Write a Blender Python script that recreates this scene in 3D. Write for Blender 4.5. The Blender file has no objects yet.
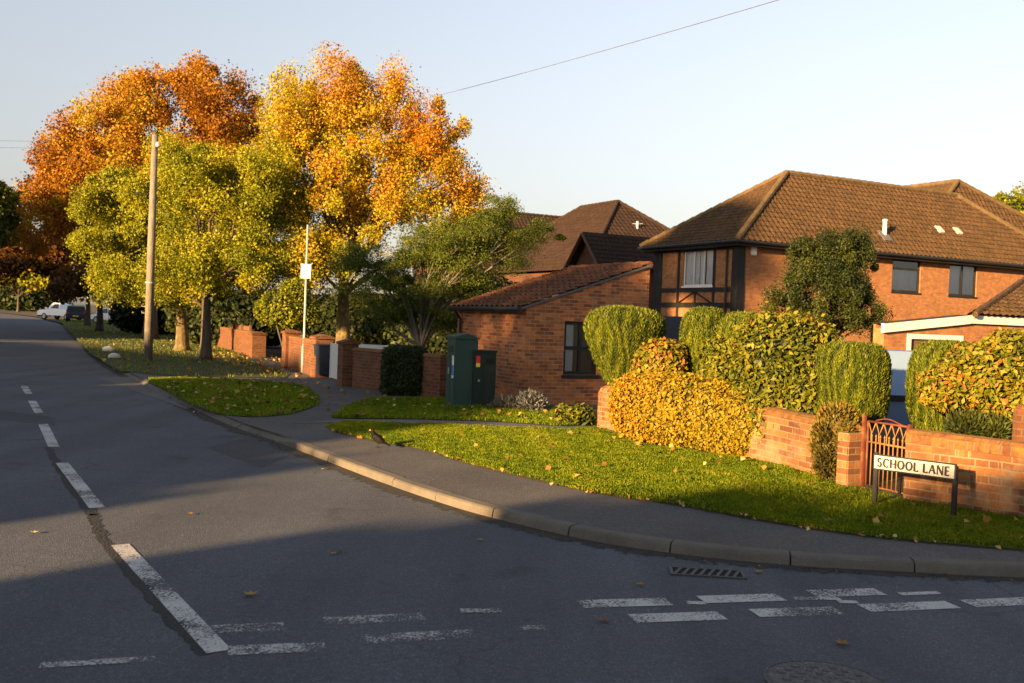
import bpy, bmesh, math, random
import numpy as np
from mathutils import Vector, Matrix

R = math.radians
rng = np.random.default_rng(7)
random.seed(7)
scene = bpy.context.scene
COL = scene.collection

# ------------------------------------------------------------------ camera
CAM_H, FOC = 1.7, 1000.0
ROLL, PITCH = R(2.1), math.atan(21.5 / 1000)
_f = np.array((0, math.cos(PITCH), -math.sin(PITCH)))
_X = np.array((1.0, 0, 0)); _U = np.array((0, math.sin(PITCH), math.cos(PITCH)))
_r = math.cos(ROLL) * _X + math.sin(ROLL) * _U
_u = -math.sin(ROLL) * _X + math.cos(ROLL) * _U
EYE = np.array((0, 0, CAM_H))

def ray(px, py):
    return _f + (px - 512) / FOC * _r + (341.5 - py) / FOC * _u
def G(px, py, z=0.0):                      # a ground point seen at a pixel
    d = ray(px, py); t = (z - CAM_H) / d[2]
    return (d[0] * t, d[1] * t)
def AT(px, py, Y):                         # a point at depth Y
    d = ray(px, py); t = Y / d[1]
    return (d[0] * t, Y, CAM_H + d[2] * t)
def HIT(px, py, p0, n):                    # a point on a plane
    d = ray(px, py); n = np.array(n); t = np.dot(np.array(p0) - EYE, n) / np.dot(d, n)
    return EYE + d * t

cd = bpy.data.cameras.new('camera'); cam = bpy.data.objects.new('camera', cd); COL.objects.link(cam)
cd.sensor_width = 36; cd.lens = FOC * 36 / 1024; cd.clip_start = 0.1; cd.clip_end = 6000
cam.matrix_world = Matrix(((_r[0], _u[0], -_f[0], 0), (_r[1], _u[1], -_f[1], 0), (_r[2], _u[2], -_f[2], CAM_H), (0, 0, 0, 1)))
cd.dof.use_dof = True; cd.dof.focus_distance = 11.5; cd.dof.aperture_fstop = 3.2
scene.camera = cam

# ------------------------------------------------------------------ light
SUN_AZ, SUN_EL = 40.0, 11.0                  # light travels towards this bearing (from +Y to +X)
Ld = np.array((math.sin(R(SUN_AZ)), math.cos(R(SUN_AZ))))
Ud = np.array((-Ld[1], Ld[0]))
def SUNPOS(L, u): return (L * Ld[0] + u * Ud[0], L * Ld[1] + u * Ud[1])
sd = bpy.data.lights.new('sun', 'SUN'); sun = bpy.data.objects.new('sun', sd); COL.objects.link(sun)
sd.energy = 25.0; sd.angle = R(1.0); sd.color = (1.0, 0.62, 0.27)
dirv = Vector((Ld[0] * math.cos(R(SUN_EL)), Ld[1] * math.cos(R(SUN_EL)), -math.sin(R(SUN_EL))))
sun.rotation_euler = dirv.to_track_quat('-Z', 'Y').to_euler()
sun.location = (-30, -30, 20)
w = bpy.data.worlds.new('World'); scene.world = w; w.use_nodes = True
nt = w.node_tree; bg = nt.nodes['Background']
sky = nt.nodes.new('ShaderNodeTexSky'); sky.sky_type = 'NISHITA'; sky.sun_disc = False
sky.sun_elevation = R(SUN_EL); sky.sun_rotation = R(SUN_AZ + 180)
sky.air_density = 1.0; sky.dust_density = 1.0; sky.ozone_density = 2.0
hs = nt.nodes.new('ShaderNodeHueSaturation'); hs.inputs['Saturation'].default_value = 0.45
tc = nt.nodes.new('ShaderNodeTexCoord'); sx_ = nt.nodes.new('ShaderNodeSeparateXYZ'); nt.links.new(tc.outputs['Generated'], sx_.inputs[0])
cr = nt.nodes.new('ShaderNodeValToRGB'); cr.color_ramp.elements[0].color = (0.98, 0.84, 0.75, 1); cr.color_ramp.elements[0].position = 0.02
cr.color_ramp.elements[1].color = (1.34, 1.31, 1.31, 1); cr.color_ramp.elements[1].position = 0.34
nt.links.new(sx_.outputs['Z'], cr.inputs[0])
mm = nt.nodes.new('ShaderNodeMix'); mm.data_type = 'RGBA'; mm.blend_type = 'MULTIPLY'; mm.inputs[0].default_value = 1.0
nt.links.new(sky.outputs[0], hs.inputs['Color']); nt.links.new(hs.outputs[0], mm.inputs[6]); nt.links.new(cr.outputs[0], mm.inputs[7]); nt.links.new(mm.outputs[2], bg.inputs[0]); bg.inputs[1].default_value = 0.205
scene.view_settings.view_transform = 'Standard'; scene.view_settings.look = 'None'
scene.view_settings.exposure = 0; scene.view_settings.gamma = 1
scene.cycles.max_bounces = 6; scene.cycles.transparent_max_bounces = 8

# ------------------------------------------------------------------ materials
class NT:
    def __init__(s, name):
        s.m = bpy.data.materials.new(name); s.m.use_nodes = True
        s.t = s.m.node_tree; s.p = s.t.nodes['Principled BSDF']; s.o = s.t.nodes['Material Output']
        s.p.inputs['Specular IOR Level'].default_value = 0.3
    def n(s, typ, **kw):
        x = s.t.nodes.new(typ)
        for k, v in kw.items():
            if k in x.inputs.keys(): x.inputs[k].default_value = v
            else: setattr(x, k, v)
        return x
    def l(s, a, b): s.t.links.new(a, b)
    def coord(s, kind='Object'): return s.n('ShaderNodeTexCoord').outputs[kind]
    def noise(s, vec, scale, detail=4, rough=0.55):
        x = s.n('ShaderNodeTexNoise'); x.inputs['Scale'].default_value = scale
        x.inputs['Detail'].default_value = detail; x.inputs['Roughness'].default_value = rough
        s.l(vec, x.inputs['Vector']); return x.outputs['Fac']
    def ramp(s, fac, stops):
        x = s.n('ShaderNodeValToRGB'); e = x.color_ramp.elements
        while len(e) < len(stops): e.new(0.5)
        for k, (p, c) in enumerate(stops):
            e[k].position = p; e[k].color = (*c, 1) if len(c) == 3 else c
        s.l(fac, x.inputs[0]); return x.outputs[0]
    def mix(s, fac, a, b, mode='MIX'):
        x = s.n('ShaderNodeMix', data_type='RGBA', blend_type=mode)
        for sock, v in ((x.inputs[0], fac), (x.inputs[6], a), (x.inputs[7], b)):
            if isinstance(v, (int, float)): sock.default_value = v
            elif isinstance(v, tuple): sock.default_value = (*v, 1)
            else: s.l(v, sock)
        return x.outputs[2]
    def math(s, op, a, b=0.0, clamp=False):
        x = s.n('ShaderNodeMath', operation=op, use_clamp=clamp)
        for k, v in enumerate((a, b)):
            if isinstance(v, (int, float)): x.inputs[k].default_value = v
            else: s.l(v, x.inputs[k])
        return x.outputs[0]
    def bump(s, h, strength=0.5, dist=0.01, prev=None):
        x = s.n('ShaderNodeBump'); x.inputs['Strength'].default_value = strength; x.inputs['Distance'].default_value = dist
        s.l(h, x.inputs['Height'])
        if prev is not None: s.l(prev, x.inputs['Normal'])
        return x.outputs[0]
    def done(s, col=None, rough=None, normal=None, metal=None):
        for k, v in (('Base Color', col), ('Roughness', rough), ('Normal', normal), ('Metallic', metal)):
            if v is None: continue
            if isinstance(v, (int, float)): s.p.inputs[k].default_value = v
            elif isinstance(v, tuple): s.p.inputs[k].default_value = (*v, 1)
            else: s.l(v, s.p.inputs[k])
        return s.m

def m_paint(name, col, rough=0.5, var=0.25, scale=6.0, metal=0.0, dirt=(0.08, 0.07, 0.05), dirt_amt=0.25):
    t = NT(name); c = t.coord()
    f = t.noise(c, scale, 6); f2 = t.noise(c, scale * 0.3, 5)
    a = t.mix(f, tuple(x * (1 - var) for x in col), tuple(min(1, x * (1 + var)) for x in col))
    d = t.math('MULTIPLY', t.ramp(f2, [(0.5, (0, 0, 0)), (0.75, (1, 1, 1))]), dirt_amt)
    return t.done(t.mix(d, a, dirt), t.math('ADD', t.math('MULTIPLY', f, 0.25), rough - 0.12), t.bump(f, 0.15, 0.004), metal)

def m_asphalt(name, dark, light, grain=130, patch=0.5, bump=0.9, stone=0.5, tracks=False):
    t = NT(name); c = t.coord()
    fine = t.noise(c, grain, 2, 0.7); mid = t.noise(c, 24, 4); big = t.noise(c, patch, 6, 0.6)
    v = t.n('ShaderNodeTexVoronoi'); v.inputs['Scale'].default_value = grain * 0.55; t.l(c, v.inputs['Vector'])
    k = t.mix(t.ramp(fine, [(0.3, (0, 0, 0)), (0.7, (1, 1, 1))]), dark, light)
    k = t.mix(t.math('MULTIPLY', t.ramp(v.outputs['Color'], [(0.62, (0, 0, 0)), (0.95, (1, 1, 1))]), stone), k, tuple(x * 2.6 for x in light))
    k = t.mix(0.55, k, t.ramp(big, [(0.3, (0.42, 0.42, 0.43)), (0.7, (1, 1, 1))]), 'MULTIPLY')
    k = t.mix(0.4, k, t.ramp(mid, [(0.35, (0.6, 0.6, 0.6)), (0.65, (1.0, 1, 1))]), 'MULTIPLY')
    if tracks:
        mp = t.n('ShaderNodeMapping'); mp.inputs['Rotation'].default_value = (0, 0, R(-28.5)); mp.inputs['Scale'].default_value = (1.6, 0.05, 1); t.l(c, mp.inputs[0])
        k = t.mix(0.45, k, t.ramp(t.noise(mp.outputs[0], 1.0, 3, 0.5), [(0.35, (0.62, 0.62, 0.64)), (0.62, (1.1, 1.1, 1.1))]), 'MULTIPLY')
        mp2 = t.n('ShaderNodeMapping'); mp2.inputs['Location'].default_value = (3.1, 7.7, 0); t.l(c, mp2.inputs[0])
        k = t.mix(0.8, k, t.ramp(t.noise(mp2.outputs[0], 0.9, 7, 0.7), [(0.30, (0.45, 0.45, 0.46)), (0.40, (1, 1, 1))]), 'MULTIPLY')
        vc = t.n('ShaderNodeTexVoronoi', feature='DISTANCE_TO_EDGE'); vc.inputs['Scale'].default_value = 0.55
        wv = t.n('ShaderNodeVectorMath', operation='ADD'); nz = t.n('ShaderNodeTexNoise'); nz.inputs['Scale'].default_value = 2.2; nz.inputs['Detail'].default_value = 6; t.l(c, nz.inputs['Vector'])
        sc_ = t.n('ShaderNodeVectorMath', operation='SCALE'); sc_.inputs['Scale'].default_value = 0.5; t.l(nz.outputs['Color'], sc_.inputs[0]); t.l(c, wv.inputs[0]); t.l(sc_.outputs[0], wv.inputs[1]); t.l(wv.outputs[0], vc.inputs['Vector'])
        cm = t.math('MULTIPLY', t.ramp(vc.outputs['Distance'], [(0.003, (1, 1, 1)), (0.009, (0, 0, 0))]), t.ramp(t.noise(c, 0.35, 3), [(0.5, (0, 0, 0)), (0.6, (1, 1, 1))]))
        k = t.mix(t.math('MULTIPLY', cm, 0.35), k, (0.012, 0.012, 0.013))
    b = t.bump(v.outputs['Distance'], bump, 0.007); b = t.bump(t.noise(c, grain * 2.2, 1, 0.5), bump * 0.5, 0.003, b)
    return t.done(k, 0.82, b)

def m_brick(name, c1, c2, mortar, stain=(0.05, 0.045, 0.04), stain_amt=0.5, moss=None, wht=0.0, bw=0.225, bh=0.075):
    t = NT(name); uv = t.coord('UV'); ob = t.coord()
    wob = t.n('ShaderNodeVectorMath', operation='SCALE'); wob.inputs['Scale'].default_value = 0.013
    nz = t.n('ShaderNodeTexNoise'); nz.inputs['Scale'].default_value = 6; t.l(uv, nz.inputs['Vector']); t.l(nz.outputs['Color'], wob.inputs[0])
    ad = t.n('ShaderNodeVectorMath', operation='ADD'); t.l(uv, ad.inputs[0]); t.l(wob.outputs[0], ad.inputs[1])
    b = t.n('ShaderNodeTexBrick'); t.l(ad.outputs[0], b.inputs['Vector'])
    b.inputs['Scale'].default_value = 1; b.inputs['Brick Width'].default_value = bw; b.inputs['Row Height'].default_value = bh
    b.inputs['Mortar Size'].default_value = 0.009; b.inputs['Mortar Smooth'].default_value = 0.25; b.inputs['Bias'].default_value = 0.0
    b.inputs['Color1'].default_value = (*c1, 1); b.inputs['Color2'].default_value = (*c2, 1); b.inputs['Mortar'].default_value = (*mortar, 1)
    f = t.noise(ob, 1.3, 6, 0.65); g = t.noise(ob, 26, 5, 0.7); h = t.noise(uv, 5, 3)
    k = t.mix(0.5, b.outputs['Color'], t.ramp(g, [(0.25, (0.45, 0.42, 0.4)), (0.75, (1.2, 1.15, 1.1))]), 'MULTIPLY')
    k = t.mix(0.6, k, t.ramp(h, [(0.3, (0.6, 0.52, 0.5)), (0.7, (1.2, 1.15, 1.1))]), 'MULTIPLY')
    k = t.mix(t.math('MULTIPLY', t.ramp(f, [(0.45, (0, 0, 0)), (0.75, (1, 1, 1))]), stain_amt), k, stain)
    if wht:
        f2 = t.noise(ob, 2.6, 7, 0.7)
        k = t.mix(t.math('MULTIPLY', t.ramp(f2, [(0.52, (0, 0, 0)), (0.7, (1, 1, 1))]), wht), k, (0.32, 0.23, 0.15))
    if moss:
        f3 = t.noise(ob, 9, 6, 0.7)
        k = t.mix(t.ramp(f3, [(0.42, (0, 0, 0)), (0.62, (1, 1, 1))]), k, moss)
    n = t.bump(t.math('SUBTRACT', 1.0, b.outputs['Fac']), 0.6, 0.008); n = t.bump(g, 0.5, 0.004, n)
    return t.done(k, 0.88, n)

def m_tile(name, c1, c2, lich=(0.35, 0.3, 0.16), lamt=0.4, bw=0.25, bh=0.3):
    t = NT(name); uv = t.coord('UV'); ob = t.coord()
    b = t.n('ShaderNodeTexBrick'); t.l(uv, b.inputs['Vector']); b.offset = 0.0
    b.inputs['Scale'].default_value = 1; b.inputs['Brick Width'].default_value = bw; b.inputs['Row Height'].default_value = bh
    b.inputs['Mortar Size'].default_value = 0.012; b.inputs['Mortar Smooth'].default_value = 0.5
    b.inputs['Color1'].default_value = (*c1, 1); b.inputs['Color2'].default_value = (*c2, 1); b.inputs['Mortar'].default_value = (*[x * 0.3 for x in c1], 1)
    f = t.noise(ob, 0.8, 6, 0.65); g = t.noise(ob, 14, 6, 0.75)
    k = t.mix(0.6, b.outputs['Color'], t.ramp(f, [(0.3, (0.75, 0.73, 0.7)), (0.7, (1.15, 1.1, 1.05))]), 'MULTIPLY')
    k = t.mix(t.math('MULTIPLY', t.ramp(g, [(0.55, (0, 0, 0)), (0.68, (1, 1, 1))]), lamt), k, lich)
    return t.done(k, 0.9, t.bump(g, 0.4, 0.006))

LEAF = 0.62
def m_leaf(name, stops, trans=0.35, rough=0.55, spec=0.25):
    t = NT(name); a = t.n('ShaderNodeAttribute', attribute_name='tone')
    k = t.ramp(a.outputs['Fac'], [(p_, tuple(x * LEAF for x in c_)) for p_, c_ in stops])
    t.p.inputs['Specular IOR Level'].default_value = spec
    t.done(k, rough)
    tr = t.n('ShaderNodeBsdfTranslucent'); t.l(k, tr.inputs['Color'])
    mx = t.n('ShaderNodeMixShader'); mx.inputs[0].default_value = trans
    t.l(t.p.outputs[0], mx.inputs[1]); t.l(tr.outputs[0], mx.inputs[2]); t.l(mx.outputs[0], t.o.inputs[0])
    return t.m

def m_bark(name, c1, c2, lich=None):
    t = NT(name); c = t.coord()
    mp = t.n('ShaderNodeMapping'); mp.inputs['Scale'].default_value = (9, 9, 1.6); t.l(c, mp.inputs[0])
    f = t.noise(mp.outputs[0], 1.6, 8, 0.7); k = t.ramp(f, [(0.3, c1), (0.7, c2)])
    if lich:
        g = t.noise(c, 3.5, 6, 0.7); k = t.mix(t.ramp(g, [(0.48, (0, 0, 0)), (0.66, (1, 1, 1))]), k, lich)
    return t.done(k, 0.9, t.bump(f, 0.9, 0.03))

def m_worn_paint(name, col, cover=0.42):
    t = NT(name); c = t.coord()
    f = t.noise(c, 55, 5, 0.75); g = t.noise(c, 2.6, 5, 0.6)
    s = t.math('ADD', f, t.math('MULTIPLY', t.math('SUBTRACT', g, 0.5), 0.7))
    al = t.ramp(s, [(cover - 0.03, (0, 0, 0)), (cover + 0.05, (1, 1, 1))])
    k = t.mix(t.noise(c, 20, 5), tuple(x * 0.6 for x in col), col)
    t.done(k, 0.75, t.bump(f, 0.6, 0.006))
    tr = t.n('ShaderNodeBsdfTransparent'); mx = t.n('ShaderNodeMixShader')
    t.l(al, mx.inputs[0]); t.l(tr.outputs[0], mx.inputs[1]); t.l(t.p.outputs[0], mx.inputs[2]); t.l(mx.outputs[0], t.o.inputs[0])
    return t.m

def m_glass(name, tint=(0.8, 0.85, 0.9)):
    t = NT(name); fr = t.n('ShaderNodeFresnel'); fr.inputs[0].default_value = 1.6
    gl = t.n('ShaderNodeBsdfGlossy'); gl.inputs['Roughness'].default_value = 0.03
    tr = t.n('ShaderNodeBsdfTransparent'); tr.inputs[0].default_value = (*tint, 1)
    mx = t.n('ShaderNodeMixShader'); t.l(t.math('ADD', fr.outputs[0], 0.08, True), mx.inputs[0])
    t.l(tr.outputs[0], mx.inputs[1]); t.l(gl.outputs[0], mx.inputs[2]); t.l(mx.outputs[0], t.o.inputs[0])
    return t.m

def m_ground(name, stops, scale=3.0, rough=0.95, bump=0.6):
    t = NT(name); c = t.coord()
    f = t.noise(c, scale, 8, 0.7); g = t.noise(c, scale * 12, 4, 0.7)
    k = t.ramp(f, stops); k = t.mix(0.6, k, t.ramp(g, [(0.25, (0.4, 0.4, 0.4)), (0.75, (1.3, 1.3, 1.3))]), 'MULTIPLY')
    return t.done(k, rough, t.bump(g, bump, 0.02))

M = {}
M['road'] = m_asphalt('road_asphalt', (0.043, 0.050, 0.064), (0.108, 0.118, 0.140), 230, 0.35, 0.7, 0.4, True)
M['pave'] = m_asphalt('footway_asphalt', (0.046, 0.045, 0.048), (0.118, 0.114, 0.114), 210, 0.8, 0.8)
M['seam'] = m_asphalt('road_seam', (0.016, 0.016, 0.018), (0.035, 0.035, 0.036), 90, 1.0, 1.0, 0.2)
M['apron'] = m_asphalt('old_concrete', (0.07, 0.07, 0.075), (0.13, 0.125, 0.12), 120, 0.6, 0.6)
t = NT('kerb_concrete'); c = t.coord(); f = t.noise(c, 60, 5, 0.7); g = t.noise(c, 2.0, 6, 0.65)
k = t.mix(f, (0.075, 0.068, 0.058), (0.165, 0.15, 0.127)); k = t.mix(0.6, k, t.ramp(g, [(0.3, (0.45, 0.43, 0.42)), (0.7, (1.1, 1.1, 1.1))]), 'MULTIPLY')
M['kerb'] = t.done(k, 0.9, t.bump(f, 0.5, 0.006))
M['mark'] = m_worn_paint('worn_road_paint', (0.5, 0.5, 0.49), 0.44)
M['mark2'] = m_worn_paint('very_worn_road_paint', (0.45, 0.45, 0.45), 0.54)
M['soil'] = m_ground('garden_soil', [(0.3, (0.035, 0.028, 0.02)), (0.7, (0.075, 0.06, 0.04))], 2.0)
M['turf'] = m_ground('turf', [(0.3, (0.028, 0.045, 0.01)), (0.7, (0.065, 0.085, 0.018))], 2.5)
M['field'] = m_ground('field', [(0.3, (0.03, 0.05, 0.012)), (0.7, (0.06, 0.085, 0.02))], 0.1)
M['litterbed'] = m_ground('leafy_verge', [(0.3, (0.018, 0.03, 0.007)), (0.55, (0.04, 0.045, 0.011)), (0.75, (0.10, 0.07, 0.02))], 2.0)
M['brick_old'] = m_brick('old_red_brick', (0.54, 0.185, 0.055), (0.20, 0.06, 0.024), (0.36, 0.25, 0.15), (0.08, 0.035, 0.022), 0.5, wht=0.35)
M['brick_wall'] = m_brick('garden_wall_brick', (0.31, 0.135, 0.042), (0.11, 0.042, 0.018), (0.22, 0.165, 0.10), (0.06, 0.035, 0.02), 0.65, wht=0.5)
M['brick_cope'] = m_brick('coping_brick', (0.19, 0.07, 0.025), (0.12, 0.045, 0.018), (0.13, 0.1, 0.06), (0.03, 0.022, 0.015), 0.5, moss=(0.15, 0.085, 0.018), bw=0.11, bh=0.4)
M['brick_new'] = m_brick('house_brick', (0.37, 0.165, 0.058), (0.26, 0.11, 0.04), (0.27, 0.17, 0.10), (0.16, 0.075, 0.04), 0.3)
M['brick_dim'] = m_brick('shaded_house_brick', (0.10, 0.04, 0.025), (0.07, 0.028, 0.018), (0.1, 0.07, 0.05), (0.03, 0.02, 0.015), 0.4)  # darker brick: shade of the big trees put into the colour
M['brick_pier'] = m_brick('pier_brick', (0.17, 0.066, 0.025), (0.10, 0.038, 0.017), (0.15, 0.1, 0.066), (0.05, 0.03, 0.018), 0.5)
M['tile_main'] = m_tile('brown_roof_tile', (0.046, 0.026, 0.0105), (0.078, 0.042, 0.016), (0.20, 0.14, 0.05), 0.7)
M['tile_pan'] = m_tile('old_pantile', (0.15, 0.055, 0.024), (0.075, 0.03, 0.016), (0.08, 0.065, 0.03), 0.8, 0.24, 0.28)
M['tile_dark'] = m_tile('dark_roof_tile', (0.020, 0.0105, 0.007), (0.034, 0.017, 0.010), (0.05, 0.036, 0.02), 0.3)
M['ridge'] = m_ground('ridge_tile', [(0.3, (0.07, 0.045, 0.02)), (0.7, (0.15, 0.10, 0.045))], 3.0)
M['timber'] = m_paint('black_timber', (0.012, 0.012, 0.012), 0.6)
M['black'] = m_paint('black_plastic', (0.015, 0.015, 0.016), 0.45, dirt_amt=0.1)
M['white'] = m_paint('white_paint', (0.6, 0.58, 0.55), 0.5, 0.06, dirt=(0.4, 0.36, 0.3))
M['interior'] = m_paint('unlit_room_panel', (0.03, 0.03, 0.032), 0.9)  # near-black panel colour stands in for the shade inside rooms
M['curtain'] = m_paint('curtain', (0.75, 0.73, 0.7), 0.9, 0.15, 3)
M['glass'] = m_glass('window_glass')
M['render'] = m_paint('house_render', (0.5, 0.42, 0.33), 0.9)
M['bark_lit'] = m_bark('sunlit_lichen_bark', (0.04, 0.03, 0.02), (0.15, 0.11, 0.05), (0.22, 0.18, 0.05))  # paler yellow bark puts the sunlight on these trunks into the colour
M['bark'] = m_bark('dark_bark', (0.035, 0.028, 0.02), (0.11, 0.085, 0.06))
M['bark_pale'] = m_bark('pale_bark', (0.06, 0.055, 0.045), (0.17, 0.15, 0.12))
M['pole'] = m_bark('weathered_pole', (0.085, 0.075, 0.062), (0.22, 0.19, 0.155), (0.19, 0.17, 0.13))
M['galv'] = m_paint('galvanised_steel', (0.34, 0.33, 0.31), 0.5, 0.12, 8, 0.2)
M['cab'] = m_paint('green_cabinet', (0.022, 0.05, 0.04), 0.5, 0.25, 5, dirt=(0.06, 0.07, 0.05))
M['cab2'] = m_paint('dark_green_cabinet', (0.012, 0.022, 0.016), 0.55, 0.25, 5)
M['rust'] = m_paint('rusty_red_iron', (0.10, 0.028, 0.014), 0.65, 0.5, 20, 0.0, (0.3, 0.16, 0.05), 0.7)
M['rusty'] = m_paint('rusty_orange_iron', (0.20, 0.105, 0.03), 0.7, 0.5, 20, 0.0, (0.28, 0.08, 0.03), 0.7)
M['signwhite'] = m_paint('sign_white', (0.4, 0.385, 0.37), 0.45, 0.1, 9, dirt=(0.42, 0.36, 0.3), dirt_amt=0.5)
M['castiron'] = m_paint('cast_iron', (0.05, 0.05, 0.052), 0.6, 0.4, 30, 0.3)
M['hole'] = m_paint('dark_drain', (0.004, 0.004, 0.004), 0.95)
M['bluecar'] = m_paint('blue_grey_car_paint', (0.14, 0.21, 0.33), 0.3, 0.05, 2, 0.3, dirt_amt=0.12)
M['navy'] = m_paint('navy_car_paint', (0.02, 0.03, 0.055), 0.3, 0.05, 2, 0.2)
M['whitecar'] = m_paint('white_car_paint', (0.75, 0.75, 0.75), 0.3, 0.04, 2, dirt_amt=0.1)
M['rubber'] = m_paint('rubber', (0.02, 0.02, 0.02), 0.85)
M['carglass'] = m_paint('dark_car_glass', (0.012, 0.014, 0.016), 0.12, 0.05)
M['redlamp'] = m_paint('red_lamp', (0.4, 0.02, 0.015), 0.3)
M['plumage'] = m_paint('black_plumage', (0.004, 0.004, 0.004), 0.6, 0.3, 40)
M['plumage'].node_tree.nodes['Principled BSDF'].inputs['Specular IOR Level'].default_value = 0.08
M['beak'] = m_paint('yellow_beak', (0.55, 0.33, 0.06), 0.5)
M['stone'] = m_paint('white_painted_stone', (0.42, 0.41, 0.38), 0.85, 0.2, 8)
M['fence'] = m_paint('brown_fence', (0.12, 0.06, 0.035), 0.85, 0.3, 4)
M['wire'] = m_paint('black_cable', (0.09, 0.09, 0.09), 0.7)
M['sticker_blue'] = m_paint('blue_sticker', (0.03, 0.16, 0.42), 0.5)
M['sticker_red'] = m_paint('red_sticker', (0.6, 0.03, 0.02), 0.5)
M['sticker_yellow'] = m_paint('yellow_sticker', (0.75, 0.5, 0.05), 0.5)
M['grey_mark'] = m_paint('grey_print', (0.4, 0.38, 0.34), 0.6)
M['grass'] = m_leaf('grass_blades', [(0, (0.07, 0.14, 0.006)), (0.5, (0.29, 0.42, 0.012)), (0.85, (0.54, 0.58, 0.024)), (1, (0.68, 0.56, 0.1))], 0.45, 0.5)
M['fallen'] = m_leaf('fallen_leaves', [(0, (0.16, 0.075, 0.02)), (0.4, (0.42, 0.2, 0.03)), (0.75, (0.6, 0.4, 0.09)), (1, (0.75, 0.6, 0.25))], 0.2, 0.7)
M['lf_orange'] = m_leaf('orange_maple_leaf', [(0, (0.16, 0.08, 0.01)), (0.3, (0.46, 0.17, 0.01)), (0.6, (0.66, 0.30, 0.015)), (0.85, (0.66, 0.44, 0.02)), (1, (0.36, 0.34, 0.03))], 0.4)
M['lf_amber'] = m_leaf('amber_maple_leaf', [(0, (0.18, 0.19, 0.012)), (0.3, (0.42, 0.42, 0.018)), (0.55, (0.72, 0.55, 0.022)), (0.8, (0.74, 0.40, 0.02)), (1, (0.66, 0.25, 0.012))], 0.4)
M['lf_yelgreen'] = m_leaf('yellow_green_leaf', [(0, (0.11, 0.14, 0.01)), (0.35, (0.30, 0.33, 0.014)), (0.7, (0.52, 0.51, 0.02)), (0.93, (0.66, 0.54, 0.025)), (1, (0.6, 0.3, 0.02))], 0.4)
M['lf_green'] = m_leaf('soft_green_leaf', [(0, (0.05, 0.08, 0.012)), (0.6, (0.15, 0.20, 0.022)), (1, (0.30, 0.32, 0.035))], 0.4)
M['lf_dark'] = m_leaf('dark_green_leaf', [(0, (0.012, 0.02, 0.005)), (0.6, (0.035, 0.055, 0.011)), (1, (0.11, 0.13, 0.02))], 0.25)
M['lf_brown'] = m_leaf('russet_leaf', [(0, (0.04, 0.022, 0.008)), (0.5, (0.15, 0.06, 0.012)), (1, (0.32, 0.15, 0.02))], 0.35)
M['lf_gold'] = m_leaf('golden_hedge_leaf', [(0, (0.10, 0.085, 0.008)), (0.35, (0.36, 0.29, 0.014)), (0.75, (0.54, 0.34, 0.015)), (1, (0.50, 0.19, 0.012))], 0.3)
M['lf_photinia'] = m_leaf('glossy_shrub_leaf', [(0, (0.025, 0.04, 0.006)), (0.4, (0.12, 0.145, 0.01)), (0.72, (0.27, 0.27, 0.018)), (0.9, (0.40, 0.28, 0.03)), (1, (0.42, 0.15, 0.03))], 0.25, 0.55, 0.2)
M['lf_conifer'] = m_leaf('golden_conifer', [(0, (0.02, 0.035, 0.005)), (0.5, (0.115, 0.155, 0.01)), (1, (0.27, 0.30, 0.018))], 0.2)
M['lf_climber'] = m_leaf('climber_leaf', [(0, (0.06, 0.05, 0.015)), (0.5, (0.20, 0.17, 0.025)), (0.8, (0.36, 0.22, 0.03)), (1, (0.42, 0.14, 0.03))], 0.25)
M['lf_silver'] = m_leaf('silver_leaf', [(0, (0.12, 0.13, 0.11)), (0.6, (0.3, 0.31, 0.3)), (1, (0.5, 0.48, 0.46))], 0.2)
M['core'] = m_ground('hedge_shade_core', [(0.3, (0.008, 0.010, 0.004)), (0.7, (0.02, 0.022, 0.008))], 6)  # near-black solid inside shrubs stands in for shade between their leaves

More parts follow.
